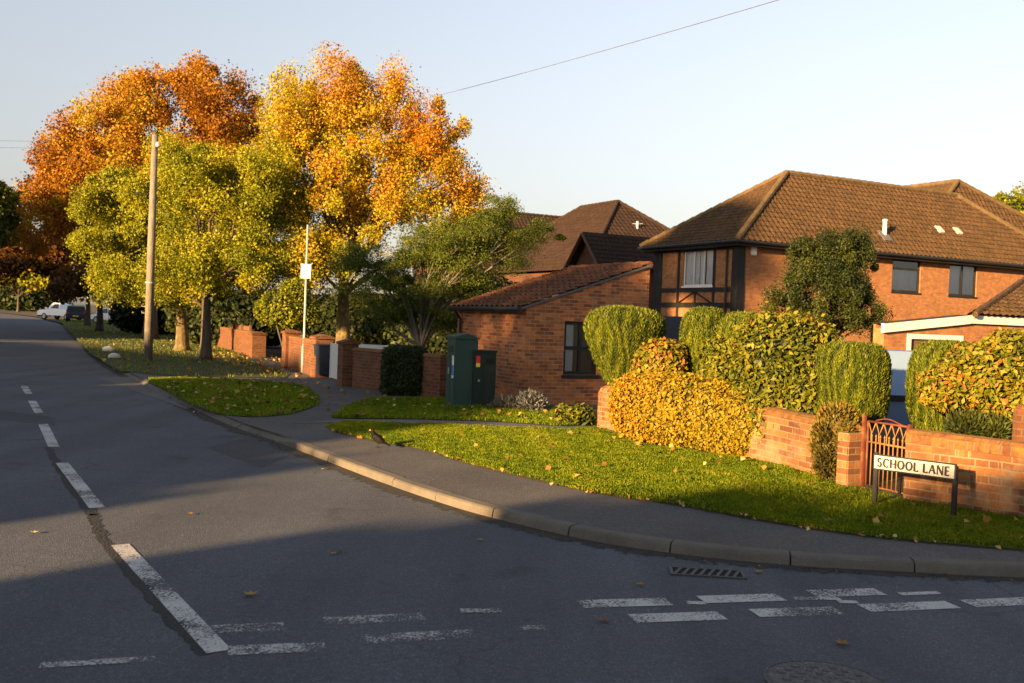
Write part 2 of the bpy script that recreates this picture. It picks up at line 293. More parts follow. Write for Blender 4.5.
# ------------------------------------------------------------------ mesh helpers
class MB:
    def __init__(s): s.v = []; s.f = []
    def add(s, vs, fs):
        o = len(s.v); s.v += [tuple(map(float, x)) for x in vs]; s.f += [tuple(i + o for i in f) for f in fs]; return s
    def box(s, x0, x1, y0, y1, z0, z1):
        return s.add([(x0, y0, z0), (x1, y0, z0), (x1, y1, z0), (x0, y1, z0), (x0, y0, z1), (x1, y0, z1), (x1, y1, z1), (x0, y1, z1)],
                     [(3, 2, 1, 0), (4, 5, 6, 7), (0, 1, 5, 4), (1, 2, 6, 5), (2, 3, 7, 6), (3, 0, 4, 7)])
    def bar(s, a, b, w, d, up=(0, 0, 1)):
        a = Vector(a); b = Vector(b); t = (b - a).normalized(); up = Vector(up)
        if abs(t.dot(up)) > 0.98: up = Vector((0, 1, 0))
        x = t.cross(up).normalized(); y = x.cross(t).normalized(); vs = []
        for p in (a, b):
            for i, j in ((-1, -1), (1, -1), (1, 1), (-1, 1)): vs.append(p + x * (i * w / 2) + y * (j * d / 2))
        return s.add(vs, [(0, 1, 2, 3), (7, 6, 5, 4), (0, 4, 5, 1), (1, 5, 6, 2), (2, 6, 7, 3), (3, 7, 4, 0)])
    def tube(s, pts, rad, n=8, caps=True):
        P = [Vector(p) for p in pts]; m = len(P); rs = rad if hasattr(rad, '__len__') else [rad] * m
        vs = []; x = None
        for i, p in enumerate(P):
            t = (P[min(i + 1, m - 1)] - P[max(i - 1, 0)]).normalized()
            if x is None:
                x = t.cross(Vector((0, 0, 1)));
                if x.length < 0.05: x = Vector((1, 0, 0))
            x = (x - t * x.dot(t)).normalized(); y = t.cross(x)
            for k in range(n):
                a = 2 * math.pi * k / n; vs.append(p + (x * math.cos(a) + y * math.sin(a)) * rs[i])
        fs = [(i * n + k, i * n + (k + 1) % n, (i + 1) * n + (k + 1) % n, (i + 1) * n + k) for i in range(m - 1) for k in range(n)]
        if caps: fs += [tuple(range(n - 1, -1, -1)), tuple(range((m - 1) * n, m * n))]
        return s.add(vs, fs)
    def lathe(s, prof, c=(0, 0, 0), n=16, sx=1, sy=1):
        vs = []
        for r, z in prof:
            for k in range(n):
                a = 2 * math.pi * k / n; vs.append((c[0] + r * sx * math.cos(a), c[1] + r * sy * math.sin(a), c[2] + z))
        m = len(prof)
        fs = [(i * n + k, i * n + (k + 1) % n, (i + 1) * n + (k + 1) % n, (i + 1) * n + k) for i in range(m - 1) for k in range(n)]
        fs += [tuple(range(n - 1, -1, -1)), tuple(range((m - 1) * n, m * n))]
        return s.add(vs, fs)
    def prism(s, prof, a, b, axis='y'):
        # profile of (p,q) extruded from a to b along an axis ('y': p=x,q=z; 'x': p=y,q=z; 'z': p=x,q=y)
        n = len(prof); mk = {'y': lambda p, q, t: (p, t, q), 'x': lambda p, q, t: (t, p, q), 'z': lambda p, q, t: (p, q, t)}[axis]
        vs = [mk(p, q, a) for p, q in prof] + [mk(p, q, b) for p, q in prof]
        fs = [tuple(range(n)), tuple(range(2 * n - 1, n - 1, -1))] + [(i, n + i, n + (i + 1) % n, (i + 1) % n) for i in range(n)]
        return s.add(vs, fs)
    def build(s, name, mat, parent=None, loc=None, rotz=0.0, bevel=0.0, smooth=False, recalc=True):
        me = bpy.data.meshes.new(name); me.from_pydata(s.v, [], s.f)
        if recalc or bevel:
            bm = bmesh.new(); bm.from_mesh(me)
            bmesh.ops.recalc_face_normals(bm, faces=bm.faces)
            if bevel: bmesh.ops.bevel(bm, geom=bm.edges[:], offset=bevel, segments=2, affect='EDGES', clamp_overlap=True)
            bm.to_mesh(me); bm.free()
        add_uv(me)
        me.materials.append(mat)
        if smooth: me.polygons.foreach_set('use_smooth', [True] * len(me.polygons))
        o = bpy.data.objects.new(name, me); COL.objects.link(o)
        if parent is not None: o.parent = parent
        if loc is not None: o.location = loc
        o.rotation_euler = (0, 0, rotz)
        return o

def add_uv(me):
    uv = me.uv_layers.new(name='UVMap').data
    vs = me.vertices
    for p in me.polygons:
        n = p.normal
        t = Vector((1, 0, 0)) if abs(n.z) > 0.995 else Vector((0, 0, 1)).cross(n).normalized()
        b = n.cross(t)
        for li in p.loop_indices:
            co = vs[me.loops[li].vertex_index].co
            uv[li].uv = (co.dot(t), co.dot(b))

def tag(o, label, cat, group=None):
    o['label'] = label; o['category'] = cat
    if group: o['group'] = group
    return o
def struct(o): o['kind'] = 'structure'; return o
def stuff(o, label, cat): o['kind'] = 'stuff'; return tag(o, label, cat)
def thing(name, label, cat, loc=(0, 0, 0), rotz=0.0, group=None):
    o = bpy.data.objects.new(name, None); COL.objects.link(o); o.empty_display_size = 0.2
    o.location = (*loc, 0) if len(loc) == 2 else loc; o.rotation_euler = (0, 0, rotz)
    return tag(o, label, cat, group)
def copy_tree(o, parent=None):
    c = o.copy(); COL.objects.link(c)
    if parent is not None: c.parent = parent
    for ch in [x for x in bpy.data.objects if x.parent == o]: copy_tree(ch, c)
    return c

def smooth_line(pts, n=8):
    P = [np.array(p, float) for p in pts]; P = [2 * P[0] - P[1]] + P + [2 * P[-1] - P[-2]]; out = []
    for i in range(1, len(P) - 2):
        for k in range(n):
            t = k / n; a, b, c, d = P[i - 1:i + 3]
            out.append(0.5 * (2 * b + (c - a) * t + (2 * a - 5 * b + 4 * c - d) * t * t + (3 * b - a - 3 * c + d) * t ** 3))
    out.append(P[-2]); return out
def sheet(name, poly, z, mat):
    mb = MB(); mb.add([(p[0], p[1], z) for p in poly], [tuple(range(len(poly)))])
    o = mb.build(name, mat, recalc=False)
    if o.data.polygons[0].normal.z < 0: o.data.flip_normals()
    return o
def inside(P, poly):
    x, y = P[:, 0], P[:, 1]; r = np.zeros(len(P), bool); n = len(poly); j = n - 1
    for i in range(n):
        xi, yi = poly[i][:2]; xj, yj = poly[j][:2]
        c = ((yi > y) != (yj > y)) & (x < (xj - xi) * (y - yi) / (yj - yi + 1e-12) + xi); r ^= c; j = i
    return r
def scatter(poly, n):
    A = np.array([p[:2] for p in poly]); lo, hi = A.min(0), A.max(0)
    P = rng.random((n, 2)) * (hi - lo) + lo; return P[inside(P, poly)]
def vnoise(P, scale, seed=0, octv=3):
    r = np.random.default_rng(seed); out = np.zeros(len(P)); tot = 0
    for o in range(octv):
        for _ in range(5):
            k = r.normal(size=P.shape[1]) * scale * 2 ** o; out += np.sin(P @ k + r.random() * 6.28) / 2 ** o; tot += 0.5 / 2 ** o
    return out / tot * 0.7
def unit(a): return a / np.maximum(np.linalg.norm(a, axis=1, keepdims=True), 1e-9)

def quads_object(name, V, tone, mats, parent=None, k=4, extra=None):
    """V: (n,k,3) leaf polygons; extra: (verts, faces) appended with the second material"""
    n = len(V); vs = V.reshape(-1, 3); ne = 0
    faces = n; loops = np.arange(n * k, dtype=np.int32); starts = np.arange(n, dtype=np.int32) * k; mi = np.zeros(n, np.int32)
    if extra is not None and len(extra[1]):
        ev, ef = extra; ef = np.array(ef, np.int32); kk = ef.shape[1]
        loops = np.concatenate([loops, (ef + len(vs)).ravel()]); starts = np.concatenate([starts, n * k + np.arange(len(ef), dtype=np.int32) * kk])
        vs = np.concatenate([vs, ev]); faces += len(ef); mi = np.concatenate([mi, np.ones(len(ef), np.int32)]); tone = np.concatenate([tone, np.zeros(len(ef))])
    me = bpy.data.meshes.new(name)
    me.vertices.add(len(vs)); me.vertices.foreach_set('co', vs.astype(np.float32).ravel())
    me.loops.add(len(loops)); me.loops.foreach_set('vertex_index', loops.astype(np.int32))
    me.polygons.add(faces); me.polygons.foreach_set('loop_start', starts.astype(np.int32))
    for m in mats: me.materials.append(m)
    me.polygons.foreach_set('material_index', mi)
    me.update(calc_edges=True)
    a = me.attributes.new('tone', 'FLOAT', 'FACE'); a.data.foreach_set('value', np.clip(tone, 0, 1).astype(np.float32))
    o = bpy.data.objects.new(name, me); COL.objects.link(o)
    if parent is not None: o.parent = parent
    return o
def leaves(C, ax, nm, L, W, fold=0.15):
    ax = unit(ax); b = unit(np.cross(nm, ax)); n2 = np.cross(ax, b)
    L = np.broadcast_to(L, len(C))[:, None]; W = np.broadcast_to(W, len(C))[:, None]
    V = np.stack([C - ax * L * 0.5, C + b * W * 0.5 - ax * L * 0.06 + n2 * W * fold, C + ax * L * 0.5, C - b * W * 0.5 - ax * L * 0.06 + n2 * W * fold], 1)
    return V

# ------------------------------------------------------------------ ground
ZR = -0.08
g = sheet('ground', [(-3000, -1500), (3000, -1500), (3000, 4500), (-3000, 4500)], -0.16, M['field']); struct(g)
kp = [(1024, 578), (924, 573), (810, 567), (700, 557), (596, 542), (512, 523), (450, 506), (380, 482), (310, 455), (270, 440), (235, 428), (190, 408), (165, 396), (130, 378), (100, 360), (85, 345), (62, 325)]
kl = [G(px, py, ZR) for px, py in kp]
far = [(-47, 101), (-62, 128), (-84, 158), (-115, 186), (-160, 212), (-260, 240), (-500, 270)]
kerb_pts = [(60, -10), (30, 2.2), (14, 6.6), (8, 7.4)] + kl
kerb_line = smooth_line(kerb_pts + far, 10)
# left edge of the main road
n_main = np.array((0.875, 0.485))
lk = [(20, -26), (8, -6), (1.0, -4.5), (-2.0, -1.5), (-5.2, 6.5)]
left_line = smooth_line([(60, -26), (20, -13), (6, -6.0), (0.2, -3.0), (-2.6, 1.0), (-6.2, 9.5), (-10.5, 17.0), (-16.2, 27.5), (-24, 43), (-42, 80), (-54, 104), (-69, 131), (-90, 161), (-119, 190), (-162, 217), (-262, 246), (-500, 276)], 6)
road_poly = [tuple(p) for p in kerb_line] + [tuple(p) for p in left_line[::-1]]
struct(sheet('main_road', road_poly, ZR, M['road']))
def ribbon(line, offs, z=None):
    P = np.array(line); T = np.gradient(P, axis=0); T = unit(T); Nn = np.stack([T[:, 1], -T[:, 0]], 1)
    return [P + Nn * o for o in offs]
land = [tuple(p) for p in ribbon(kerb_line, (0.10,))[0]] + [(-500, 1500), (1500, 1500), (1500, -10)]
struct(sheet('land', land, -0.012, M['soil']))
landl = [tuple(p) for p in left_line] + [(-1500, 276), (-1500, -300), (60, -300)]
struct(sheet('verge', landl, -0.012, M['litterbed']))

# the footway: everything between kerb and garden walls (near part)
pave_poly = [tuple(p) for p in ribbon(smooth_line([(8, 7.4)] + kl[:-1], 6), (0.12,))[0]] + [G(100, 335), G(240, 352), G(300, 366), G(345, 384), G(440, 396), G(600, 412), G(700, 470), G(860, 495), G(1024, 519), (9, 8.6)]
struct(sheet('pavement', pave_poly, 0.0, M['pave']))
struct(sheet('driveway_apron', [G(98, 378, ZR), G(150, 376, ZR), G(215, 408, ZR), G(186, 409, ZR)], ZR + 0.004, M['apron']))
struct(sheet('path', [G(290, 424), G(345, 419.5), G(420, 420.5), G(500, 423), G(590, 428), G(590, 430.5), G(560, 430), G(420, 425), G(345, 422.5)], 0.006, M['apron']))

# kerb stones
def kerb_mesh():
    mb = MB(); P = smooth_line([(14, 6.6), (8, 7.4)] + kl, 40); P = np.array(P)
    seg = np.linalg.norm(np.diff(P, axis=0), axis=1); s = np.concatenate([[0], np.cumsum(seg)])
    def pt(d):
        x = np.interp(d, s, P[:, 0]); y = np.interp(d, s, P[:, 1]); x2 = np.interp(d + 0.02, s, P[:, 0]); y2 = np.interp(d + 0.02, s, P[:, 1])
        t = np.array((x2 - x, y2 - y)); t /= max(np.linalg.norm(t), 1e-9); return np.array((x, y)), np.array((t[1], -t[0]))
    dA = s[2 * 40 - 40 + 0]; d = 0.0
    drop0 = s[40 * (1 + 10)]
    while d < s[-1] - 1:
        e = d + 0.915; m = 4; rings = []
        jz = random.uniform(-0.006, 0.006); jo = random.uniform(-0.006, 0.006)
        for k in range(m + 1):
            dd = d + 0.006 + (e - d - 0.012) * k / m; p, nn = pt(dd)
            top = 0.004 + jz
            if dd > drop0 - 1.0: top = 0.004 + jz - 0.07 * min(1, (dd - drop0 + 1.0) / 1.0)
            rings.append([(*(p + nn * (o + jo)), z) for o, z in ((0.0, ZR - 0.02), (0.012, top - 0.035), (0.02, top - 0.012), (0.04, top), (0.145, max(top + 0.002, 0.003)), (0.15, ZR - 0.02))])
        # nn points to the right of travel (travel goes right->left), i.e. away from the road
        vs = [v for r_ in rings for v in r_]; q = 6
        fs = [(i * q + j, i * q + (j + 1) % q, (i + 1) * q + (j + 1) % q, (i + 1) * q + j) for i in range(m) for j in range(q)]
        fs += [tuple(range(q)), tuple(range(m * q + q - 1, m * q - 1, -1))]
        mb.add(vs, fs); d = e
    return mb
struct(kerb_mesh().build('kerb', M['kerb']))

# road markings
def quad_mark(mb, c): mb.add([(*G(px, py, ZR + 0.004), ZR + 0.004) for px, py in c], [(0, 1, 2, 3)])
def rect_mark(mb, a, b, w, end_skew=0.0):
    a = np.array(a); b = np.array(b); t = (b - a) / np.linalg.norm(b - a); n = np.array((-t[1], t[0])) * w / 2
    mb.add([(*p, ZR + 0.004) for p in (a - n, b - n, b + n, a + n)], [(0, 1, 2, 3)])
mb = MB()
for a, b in (((219, 652), (120, 545)), ((97, 508), (62, 463)), ((54, 447), (43, 424)), ((39, 413), (32, 401)), ((29, 394), (24, 386))):
    rect_mark(mb, G(*a, ZR), G(*b, ZR), 0.13)
struct(mb.build('centre_line_marking', M['mark'], recalc=False))
mb = MB()
for a, b in (((580, 604.5), (669, 602)), ((701, 600), (781, 597.5)), ((812, 594), (880, 592)), ((900, 594.5), (940, 593)), ((968, 604), (1060, 600)),
             ((632, 619), (722, 616)), ((754, 613.5), (839, 611)), ((864, 608.5), (953, 605)), ((793, 598.5), (840, 599)), ((687, 603), (705, 603.5)), ((838, 602), (858, 602.5))):
    w_ = 0.17 if abs(b[0] - a[0]) > 55 else 0.07
    rect_mark(mb, G(*a, ZR), G(*b, ZR), w_)
struct(mb.build('give_way_marking', M['mark'], recalc=False))
mb = MB()
for a, b in (((202, 630), (284, 627)), ((324, 621.5), (424, 617)), ((364, 639.5), (475, 634)), ((228, 651), (325, 647)), ((460, 611), (502, 611)), ((40, 666), (156, 659)), ((520, 628), (545, 628))):
    rect_mark(mb, G(*a, ZR), G(*b, ZR), 0.15 if abs(b[0] - a[0]) > 60 and a[0] != 40 else 0.08)
struct(mb.build('worn_junction_marking', M['mark2'], recalc=False))
# tar seam along the centre joint
def seam(mb, pts, w):
    P = smooth_line([G(*p, ZR) for p in pts], 14); P = np.array(P); P += rng.normal(size=P.shape) * 0.012
    L_, R_ = ribbon(P, (-w / 2, w / 2)); ww = rng.random(len(P)) * w * 0.7
    vs = [(*p, ZR + 0.002) for p in L_] + [(*(p + np.array((q, 0))), ZR + 0.002) for p, q in zip(R_, ww)]
    n = len(P); mb.add(vs, [(i, i + 1, n + i + 1, n + i) for i in range(n - 1)])
mb = MB(); seam(mb, [(206, 655), (160, 606), (108, 548), (92, 518), (86, 508), (58, 468), (48, 447)], 0.07)
struct(mb.build('road_seam', M['seam'], recalc=False))

def m_dirt(name, c1, c2, cover):
    t = NT(name); c = t.coord(); f = t.noise(c, 9, 7, 0.7); g = t.noise(c, 1.2, 4)
    uv = t.n('ShaderNodeAttribute', attribute_name='edge')
    s_ = t.math('SUBTRACT', t.math('ADD', f, t.math('MULTIPLY', g, 0.5)), t.math('MULTIPLY', uv.outputs['Fac'], 0.6))
    t.done(t.mix(f, c1, c2), 0.95, t.bump(f, 0.6, 0.01)); tr = t.n('ShaderNodeBsdfTransparent'); mx = t.n('ShaderNodeMixShader')
    t.l(t.ramp(s_, [(cover, (0, 0, 0)), (cover + .12, (1, 1, 1))]), mx.inputs[0]); t.l(tr.outputs[0], mx.inputs[1]); t.l(t.p.outputs[0], mx.inputs[2]); t.l(mx.outputs[0], t.o.inputs[0]); return t.m
def dirt_strip(name, line, o0, o1, z, mat):
    a, b = ribbon(line, (o0, o1)); n = len(a); mb = MB(); mb.add([(*p, z) for p in a] + [(*p, z) for p in b], [(i, i + 1, n + i + 1, n + i) for i in range(n - 1)])
    o = mb.build(name, mat, recalc=False); at = o.data.attributes.new('edge', 'FLOAT', 'POINT'); at.data.foreach_set('value', [0.0] * n + [1.0] * n)
    return struct(o)
M['gutter_dirt'] = m_dirt('gutter_dirt', (0.02, 0.018, 0.016), (0.055, 0.045, 0.033), 0.42)
dirt_strip('gutter_dirt', smooth_line([(8, 7.4)] + kl[:-1], 12), 0.0, -0.34, ZR + 0.003, M['gutter_dirt'])
M['patch'] = m_asphalt('road_repair', (0.030, 0.033, 0.040), (0.07, 0.074, 0.085), 120, 0.6, 1.0, 0.3)
for pp_ in ([(-10, 409), (52, 417), (56, 426), (-10, 419)], [(252, 436), (298, 452), (262, 468), (206, 448)]):
    struct(sheet('road_patch', [G(x, y, ZR) for x, y in pp_], ZR + 0.0015, M['patch']))
# gully grate
gr = thing('drain_grate', 'slotted cast iron drain grate set in the road against the kerb', 'drain grate', (*G(707, 573.5, ZR), ZR), R(-5))
MB().box(-0.25, 0.25, -0.1, 0.1, -0.01, 0.0045).build('pit', M['hole'], gr)
mb = MB(); mb.box(-0.27, 0.27, -0.115, -0.095, -0.01, 0.012).box(-0.27, 0.27, 0.095, 0.115, -0.01, 0.012).box(-0.27, -0.245, -0.095, 0.095, -0.01, 0.0118).box(0.245, 0.27, -0.095, 0.095, -0.01, 0.0118)
for k in range(8): mb.bar((-0.21 + k * 0.06 - 0.03, -0.095, 0.006), (-0.21 + k * 0.06 + 0.03, 0.095, 0.006), 0.022, 0.01)
mb.build('grate', M['castiron'], gr)
mh = thing('manhole_cover', 'worn round metal manhole cover at the near edge of the road', 'manhole cover', (*G(826, 682, ZR), ZR))
prof = [(0.31, -0.01), (0.31, 0.006), (0.3, 0.007), (0.3, 0.003), (0.29, 0.003), (0.285, 0.007), (0.01, 0.008)]
mb = MB(); mb.lathe(prof, n=32)
for i in range(-5, 6):
    for j in range(-5, 6):
        if i * i + j * j < 26 and (i + j) % 2 == 0: mb.box(i * .05 - .018, i * .05 + .018, j * .05 - .018, j * .05 + .018, 0.007, 0.012)
mb.build('cover', M['apron'], mh)

# ------------------------------------------------------------------ lawns
lawn1 = smooth_line([G(*p) for p in [(1100, 556), (1024, 551), (960, 546), (860, 536), (760, 521), (680, 506), (600, 494), (530, 479), (470, 464), (420, 449), (378, 442.5), (340, 433), (326, 427)]], 5)
lawn1 = [tuple(p) for p in lawn1] + [G(*p) for p in [(345, 422.5), (420, 425), (560, 430), (600, 428), (640, 445), (760, 462), (830, 478), (858, 489), (908, 501), (960, 509), (1024, 518), (1100, 530)]]
lawn2 = [tuple(p) for p in smooth_line([G(*p) for p in [(150, 379), (200, 379), (262, 382), (300, 386), (318, 397), (316, 405), (295, 413), (260, 417), (225, 415), (195, 406), (170, 393), (148, 381)]], 4)]
lawn3 = [G(*p) for p in [(333, 418), (345, 408), (372, 399), (440, 399.5), (520, 407), (560, 410), (592, 412), (596, 425), (560, 426.5), (500, 422), (420, 419.5), (345, 418.8)]]
verge = [tuple(p) for p in smooth_line([G(*p) for p in [(92, 355), (80, 343), (66, 328), (58, 319)]], 3)] + [G(*p) for p in [(130, 319), (190, 338), (235, 352), (262, 366), (290, 374), (285, 378.5), (215, 377), (160, 375.5), (120, 371)]]
for nm, pl, m in (('lawn', lawn1, M['turf']), ('lawn', lawn2, M['turf']), ('lawn', lawn3, M['turf']), ('verge', verge, M['litterbed'])):
    struct(sheet(nm, pl, 0.012, m))

M['edge_soil'] = m_dirt('edge_soil', (0.05, 0.035, 0.018), (0.13, 0.08, 0.03), 0.34)
dirt_strip('soil_edge', [np.array(p) for p in lawn1[:58]], -0.02, 0.09, 0.004, M['edge_soil'])
def grass_object(name, polys, label):
    VV = []; TT = []
    for poly, n, h, wd in polys:
        A_ = np.array([p[:2] for p in poly]); lo, hi = A_.min(0) - .1, A_.max(0) + .1; P = rng.random((n, 2)) * (hi - lo) + lo
        P = P[inside(P + 0.07 * np.stack([vnoise(P, 3.0, 8), vnoise(P, 3.0, 9)], 1), poly)]; k = len(P)
        cl = vnoise(P, 2.2, 3); c2 = vnoise(P, 9, 5)
        H = h * (0.55 + 0.6 * rng.random(k)) * (1 + 0.35 * cl + 0.4 * c2); H = np.maximum(H, 0.012)
        a = rng.random(k) * 6.283; lean = np.abs(rng.normal(size=k)) * 0.5
        d = np.stack([np.cos(a), np.sin(a)], 1); s = np.stack([-d[:, 1], d[:, 0]], 1) * (wd * (0.7 + 0.6 * rng.random(k)))[:, None]
        z0 = np.full((k, 1), 0.01)
        b0 = np.concatenate([P - s / 2, z0], 1); b1 = np.concatenate([P + s / 2, z0], 1)
        mid = np.concatenate([P + d * (lean * H * 0.35)[:, None], z0 + H[:, None] * 0.6], 1)
        tip = np.concatenate([P + d * (lean * H)[:, None], z0 + (H * (1 - 0.25 * lean))[:, None]], 1)
        s3 = np.concatenate([s, np.zeros((k, 1))], 1)
        VV.append(np.stack([b0, b1, mid + s3 * 0.4, tip, mid - s3 * 0.4], 1)); TT.append(0.45 + 0.26 * cl + 0.24 * c2 + 0.2 * rng.normal(size=k))
    return stuff(quads_object(name, np.concatenate(VV), np.concatenate(TT), [M['grass']], k=5), label, 'grass')
grass_object('grass', [(lawn1, 520000, 0.04, 0.0048)], 'sunlit short green grass of the corner lawn before the golden hedge')
grass_object('grass', [(lawn2, 60000, 0.06, 0.012), (lawn3, 60000, 0.06, 0.010)], 'shaded green grass beside the driveway and cabinets')
grass_object('grass', [(verge, 110000, 0.075, 0.018)], 'dark verge grass under the roadside trees')

# fallen leaves
def litter(name, polys, label):
    VV = []; TT = []
    for poly, n, sz, z in polys:
        P = scatter(poly, n); k = len(P)
        C = np.concatenate([P, np.full((k, 1), z) + rng.random((k, 1)) * 0.025], 1)
        nm = unit(rng.normal(size=(k, 3)) * 0.45 + np.array((0, 0, 1))); ax = rng.normal(size=(k, 3))
        L = sz * (0.6 + 0.7 * rng.random(k)); VV.append(leaves(C, np.cross(nm, ax), nm, L, L * 0.8, 0.25)); TT.append(rng.random(k) ** 0.8)
    return stuff(quads_object(name, np.concatenate(VV), np.concatenate(TT), [M['fallen']]), label, 'leaf litter')
gut = [G(*p, ZR) for p in [(97, 345), (84, 345), (98, 362), (150, 395), (185, 411), (215, 420), (200, 408), (150, 383), (118, 366)]]
kd_ = smooth_line([(8, 7.4)] + kl[:-3], 6); ka_, kb_ = ribbon(kd_, (-0.01, -0.22)); kgut = [tuple(p) for p in ka_] + [tuple(p) for p in kb_[::-1]]
litter('leaf_litter', [(kgut, 2500, 0.035, ZR + 0.008), ([tuple(p) for p in ribbon(lawn1[:58], (0.0, ))[0]] + [tuple(p) for p in ribbon(lawn1[:58], (-0.12, ))[0]][::-1], 5000, 0.05, 0.02), (lawn1, 170, 0.085, 0.045), (lawn2, 420, 0.10, 0.05), (lawn3, 120, 0.1, 0.05), (verge, 4500, 0.12, 0.05), (gut, 700, 0.11, ZR + 0.01),
                       ([G(300, 372), G(345, 388), G(400, 398), G(335, 418), G(250, 380)], 130, 0.09, 0.012), ([G(200, 355), G(262, 352), G(310, 372), G(240, 372)], 900, 0.11, 0.03)], 'fallen yellow and brown leaves scattered over grass verges and gutter')
for k, (px, py, s) in enumerate([(251, 596, 1.2), (190, 515, .8), (340, 553, .8), (640, 586, .9), (604, 622, 1), (842, 645, 1.2), (33, 534, .9), (322, 470, .8), (758, 573, .9), (480, 541, .7), (333, 555, .7)]):
    a = rng.random() * 6.28; c, s_ = math.cos(a), math.sin(a); L = 0.05 * s
    pr_ = [(1, 0), (.45, .25), (.35, .75), (0, .4), (-.45, .6), (-.35, .12), (-1, 0), (-.35, -.12), (-.45, -.6), (0, -.4), (.35, -.75), (.45, -.25)]
    mb = MB(); mb.add([(L * (c * x - s_ * y), L * (s_ * x + c * y), 0.012 + 0.5 * L * (x * x * .5 + abs(y) * .4)) for x, y in pr_] + [(0, 0, 0.008)], [(i, (i + 1) % 12, 12) for i in range(12)])
    o = mb.build('fallen_leaf', M['fallen'], None, (*G(px, py, ZR), ZR)); tg = o.data.attributes.new('tone', 'FLOAT', 'FACE'); tg.data.foreach_set('value', [float(rng.random())] * 12)
    tag(o, 'single curled brown fallen leaf lying on the bare road', 'fallen leaf', 'fallen leaves on the road')

# ------------------------------------------------------------------ vegetation builders
def trunk_tubes(mb, base_r, height, lean=(0, 0), flare=1.5):
    n = 9; pts = []; rad = []
    for i in range(n):
        t = i / (n - 1); pts.append((lean[0] * t + 0.06 * math.sin(t * 5) * base_r, lean[1] * t, height * t - 0.05)); rad.append(base_r * (1 - 0.35 * t) * (1 + (flare - 1) * math.exp(-t * 9)))
    mb.tube(pts, rad, 12); return pts[-1], rad[-1]

def make_tree(name, label, cat, base, envs, mat, bark, n_clump, clump_r, n_leaf, leaf, trunk_r=0.2, trunk_h=2.2, group=None, seed=1,
              stretch=1.0, lean=(0, 0), limbs=26, tone_fn=None, shell=0.55, forks=None, aspect=0.75, droop=0.0, low=0.4, gap=-0.42):
    """envs: list of (centre xyz, radii xyz) in world space; base: (x,y)"""
    r = np.random.default_rng(seed); root = thing(name, label, cat, base, group=group); b = np.array((base[0], base[1], 0))
    tm = MB(); top, tr = trunk_tubes(tm, trunk_r, trunk_h, lean)
    vol = np.array([e[1][0] * e[1][1] * e[1][2] for e in envs]) ** 0.75; vol /= vol.sum()
    cs = []
    for (c, rd), p in zip(envs, vol):
        k = max(3, int(n_clump * p)); d = unit(r.normal(size=(k, 3))); d[:, 2] = np.where(d[:, 2] < -0.5, -d[:, 2], d[:, 2])
        rr = (shell + (1 - shell) * r.random(k)) ** 0.8; rr = np.where(r.random(k) < 0.25, r.random(k) * shell, rr)
        cs.append(np.array(c) - b + d * np.array(rd) * rr[:, None])
    cs = np.concatenate(cs); cs = cs[cs[:, 2] > low]
    # limbs
    idx = r.permutation(len(cs))[:limbs]; T = np.array(top)
    starts = [np.array((0, 0, trunk_h)) + np.array((*lean, 0))]
    for i in idx:
        e = np.array((0, 0, trunk_h)) + (cs[i] - np.array((0, 0, trunk_h))) * 0.93; h = min(trunk_h * 0.7 + 0.35 * max(0, e[2] - trunk_h), e[2] * 0.75)
        s0 = T if e[2] > trunk_h * 1.3 else np.array((lean[0] * 0.8, lean[1] * 0.8, trunk_h * 0.8))
        mid = s0 * 0.55 + e * 0.45 + np.array((0, 0, 0.12 * np.linalg.norm(e - s0))) + r.normal(size=3) * 0.15
        q = [s0, s0 * 0.8 + mid * 0.2, mid, mid * 0.4 + e * 0.6, e]; r0 = min(tr * 0.62, 0.028 * np.linalg.norm(e - s0) + 0.02)
        tm.tube(q, [r0, r0 * 0.85, r0 * 0.55, r0 * 0.35, r0 * 0.12], 6, False)
        for _ in range(3):
            e2 = e + np.clip(r.normal(size=3), -1, 1) * clump_r * 0.45; tm.tube([mid * 0.5 + e * 0.5, e2], [r0 * 0.3, r0 * 0.08], 4, False)
    tm.build('trunk', bark, root, smooth=True, recalc=False)
    # leaves
    per = max(1, n_leaf // len(cs)); N = per * len(cs); ci = np.repeat(np.arange(len(cs)), per)
    crad = clump_r * (0.35 + 1.05 * r.random(len(cs)))
    d = unit(r.normal(size=(N, 3))); rad = r.random(N) ** 0.45 * np.where(r.random(N) < 0.10, 1.28, 1.0)
    off = d * rad[:, None] * crad[ci][:, None] * np.array((1, 1, stretch))
    sub = vnoise(cs[ci] + off, 0.75 / clump_r, seed + 3, 2); keep = sub > gap
    C = cs[ci] + off; C[:, 2] -= droop * np.hypot(off[:, 0], off[:, 1]) ** 2 / clump_r
    out = unit(C - np.array((0, 0, C[:, 2].mean())))
    nm = unit(r.normal(size=(N, 3)) + out * 0.5 + np.array((0, 0, 0.35))); ax = np.cross(nm, r.normal(size=(N, 3)))
    L = leaf * (0.6 + 0.8 * r.random(N))
    ct = r.random(len(cs))
    tone = 0.5 + 0.55 * (ct[ci] - 0.5) + 0.17 * r.normal(size=N)
    if tone_fn is not None: tone = tone + tone_fn(C + b)
    keep &= C[:, 2] > low * 0.7
    V = leaves(C, ax, nm, L, L * aspect)[keep]
    quads_object('crown', V, tone[keep], [mat], root)
    return root

def env(px, py, rx, ry, Y, depth=None):
    c = AT(px, py, Y); s = Y / 1000.0
    return (c, (rx * s, (depth if depth else rx * s), ry * s))

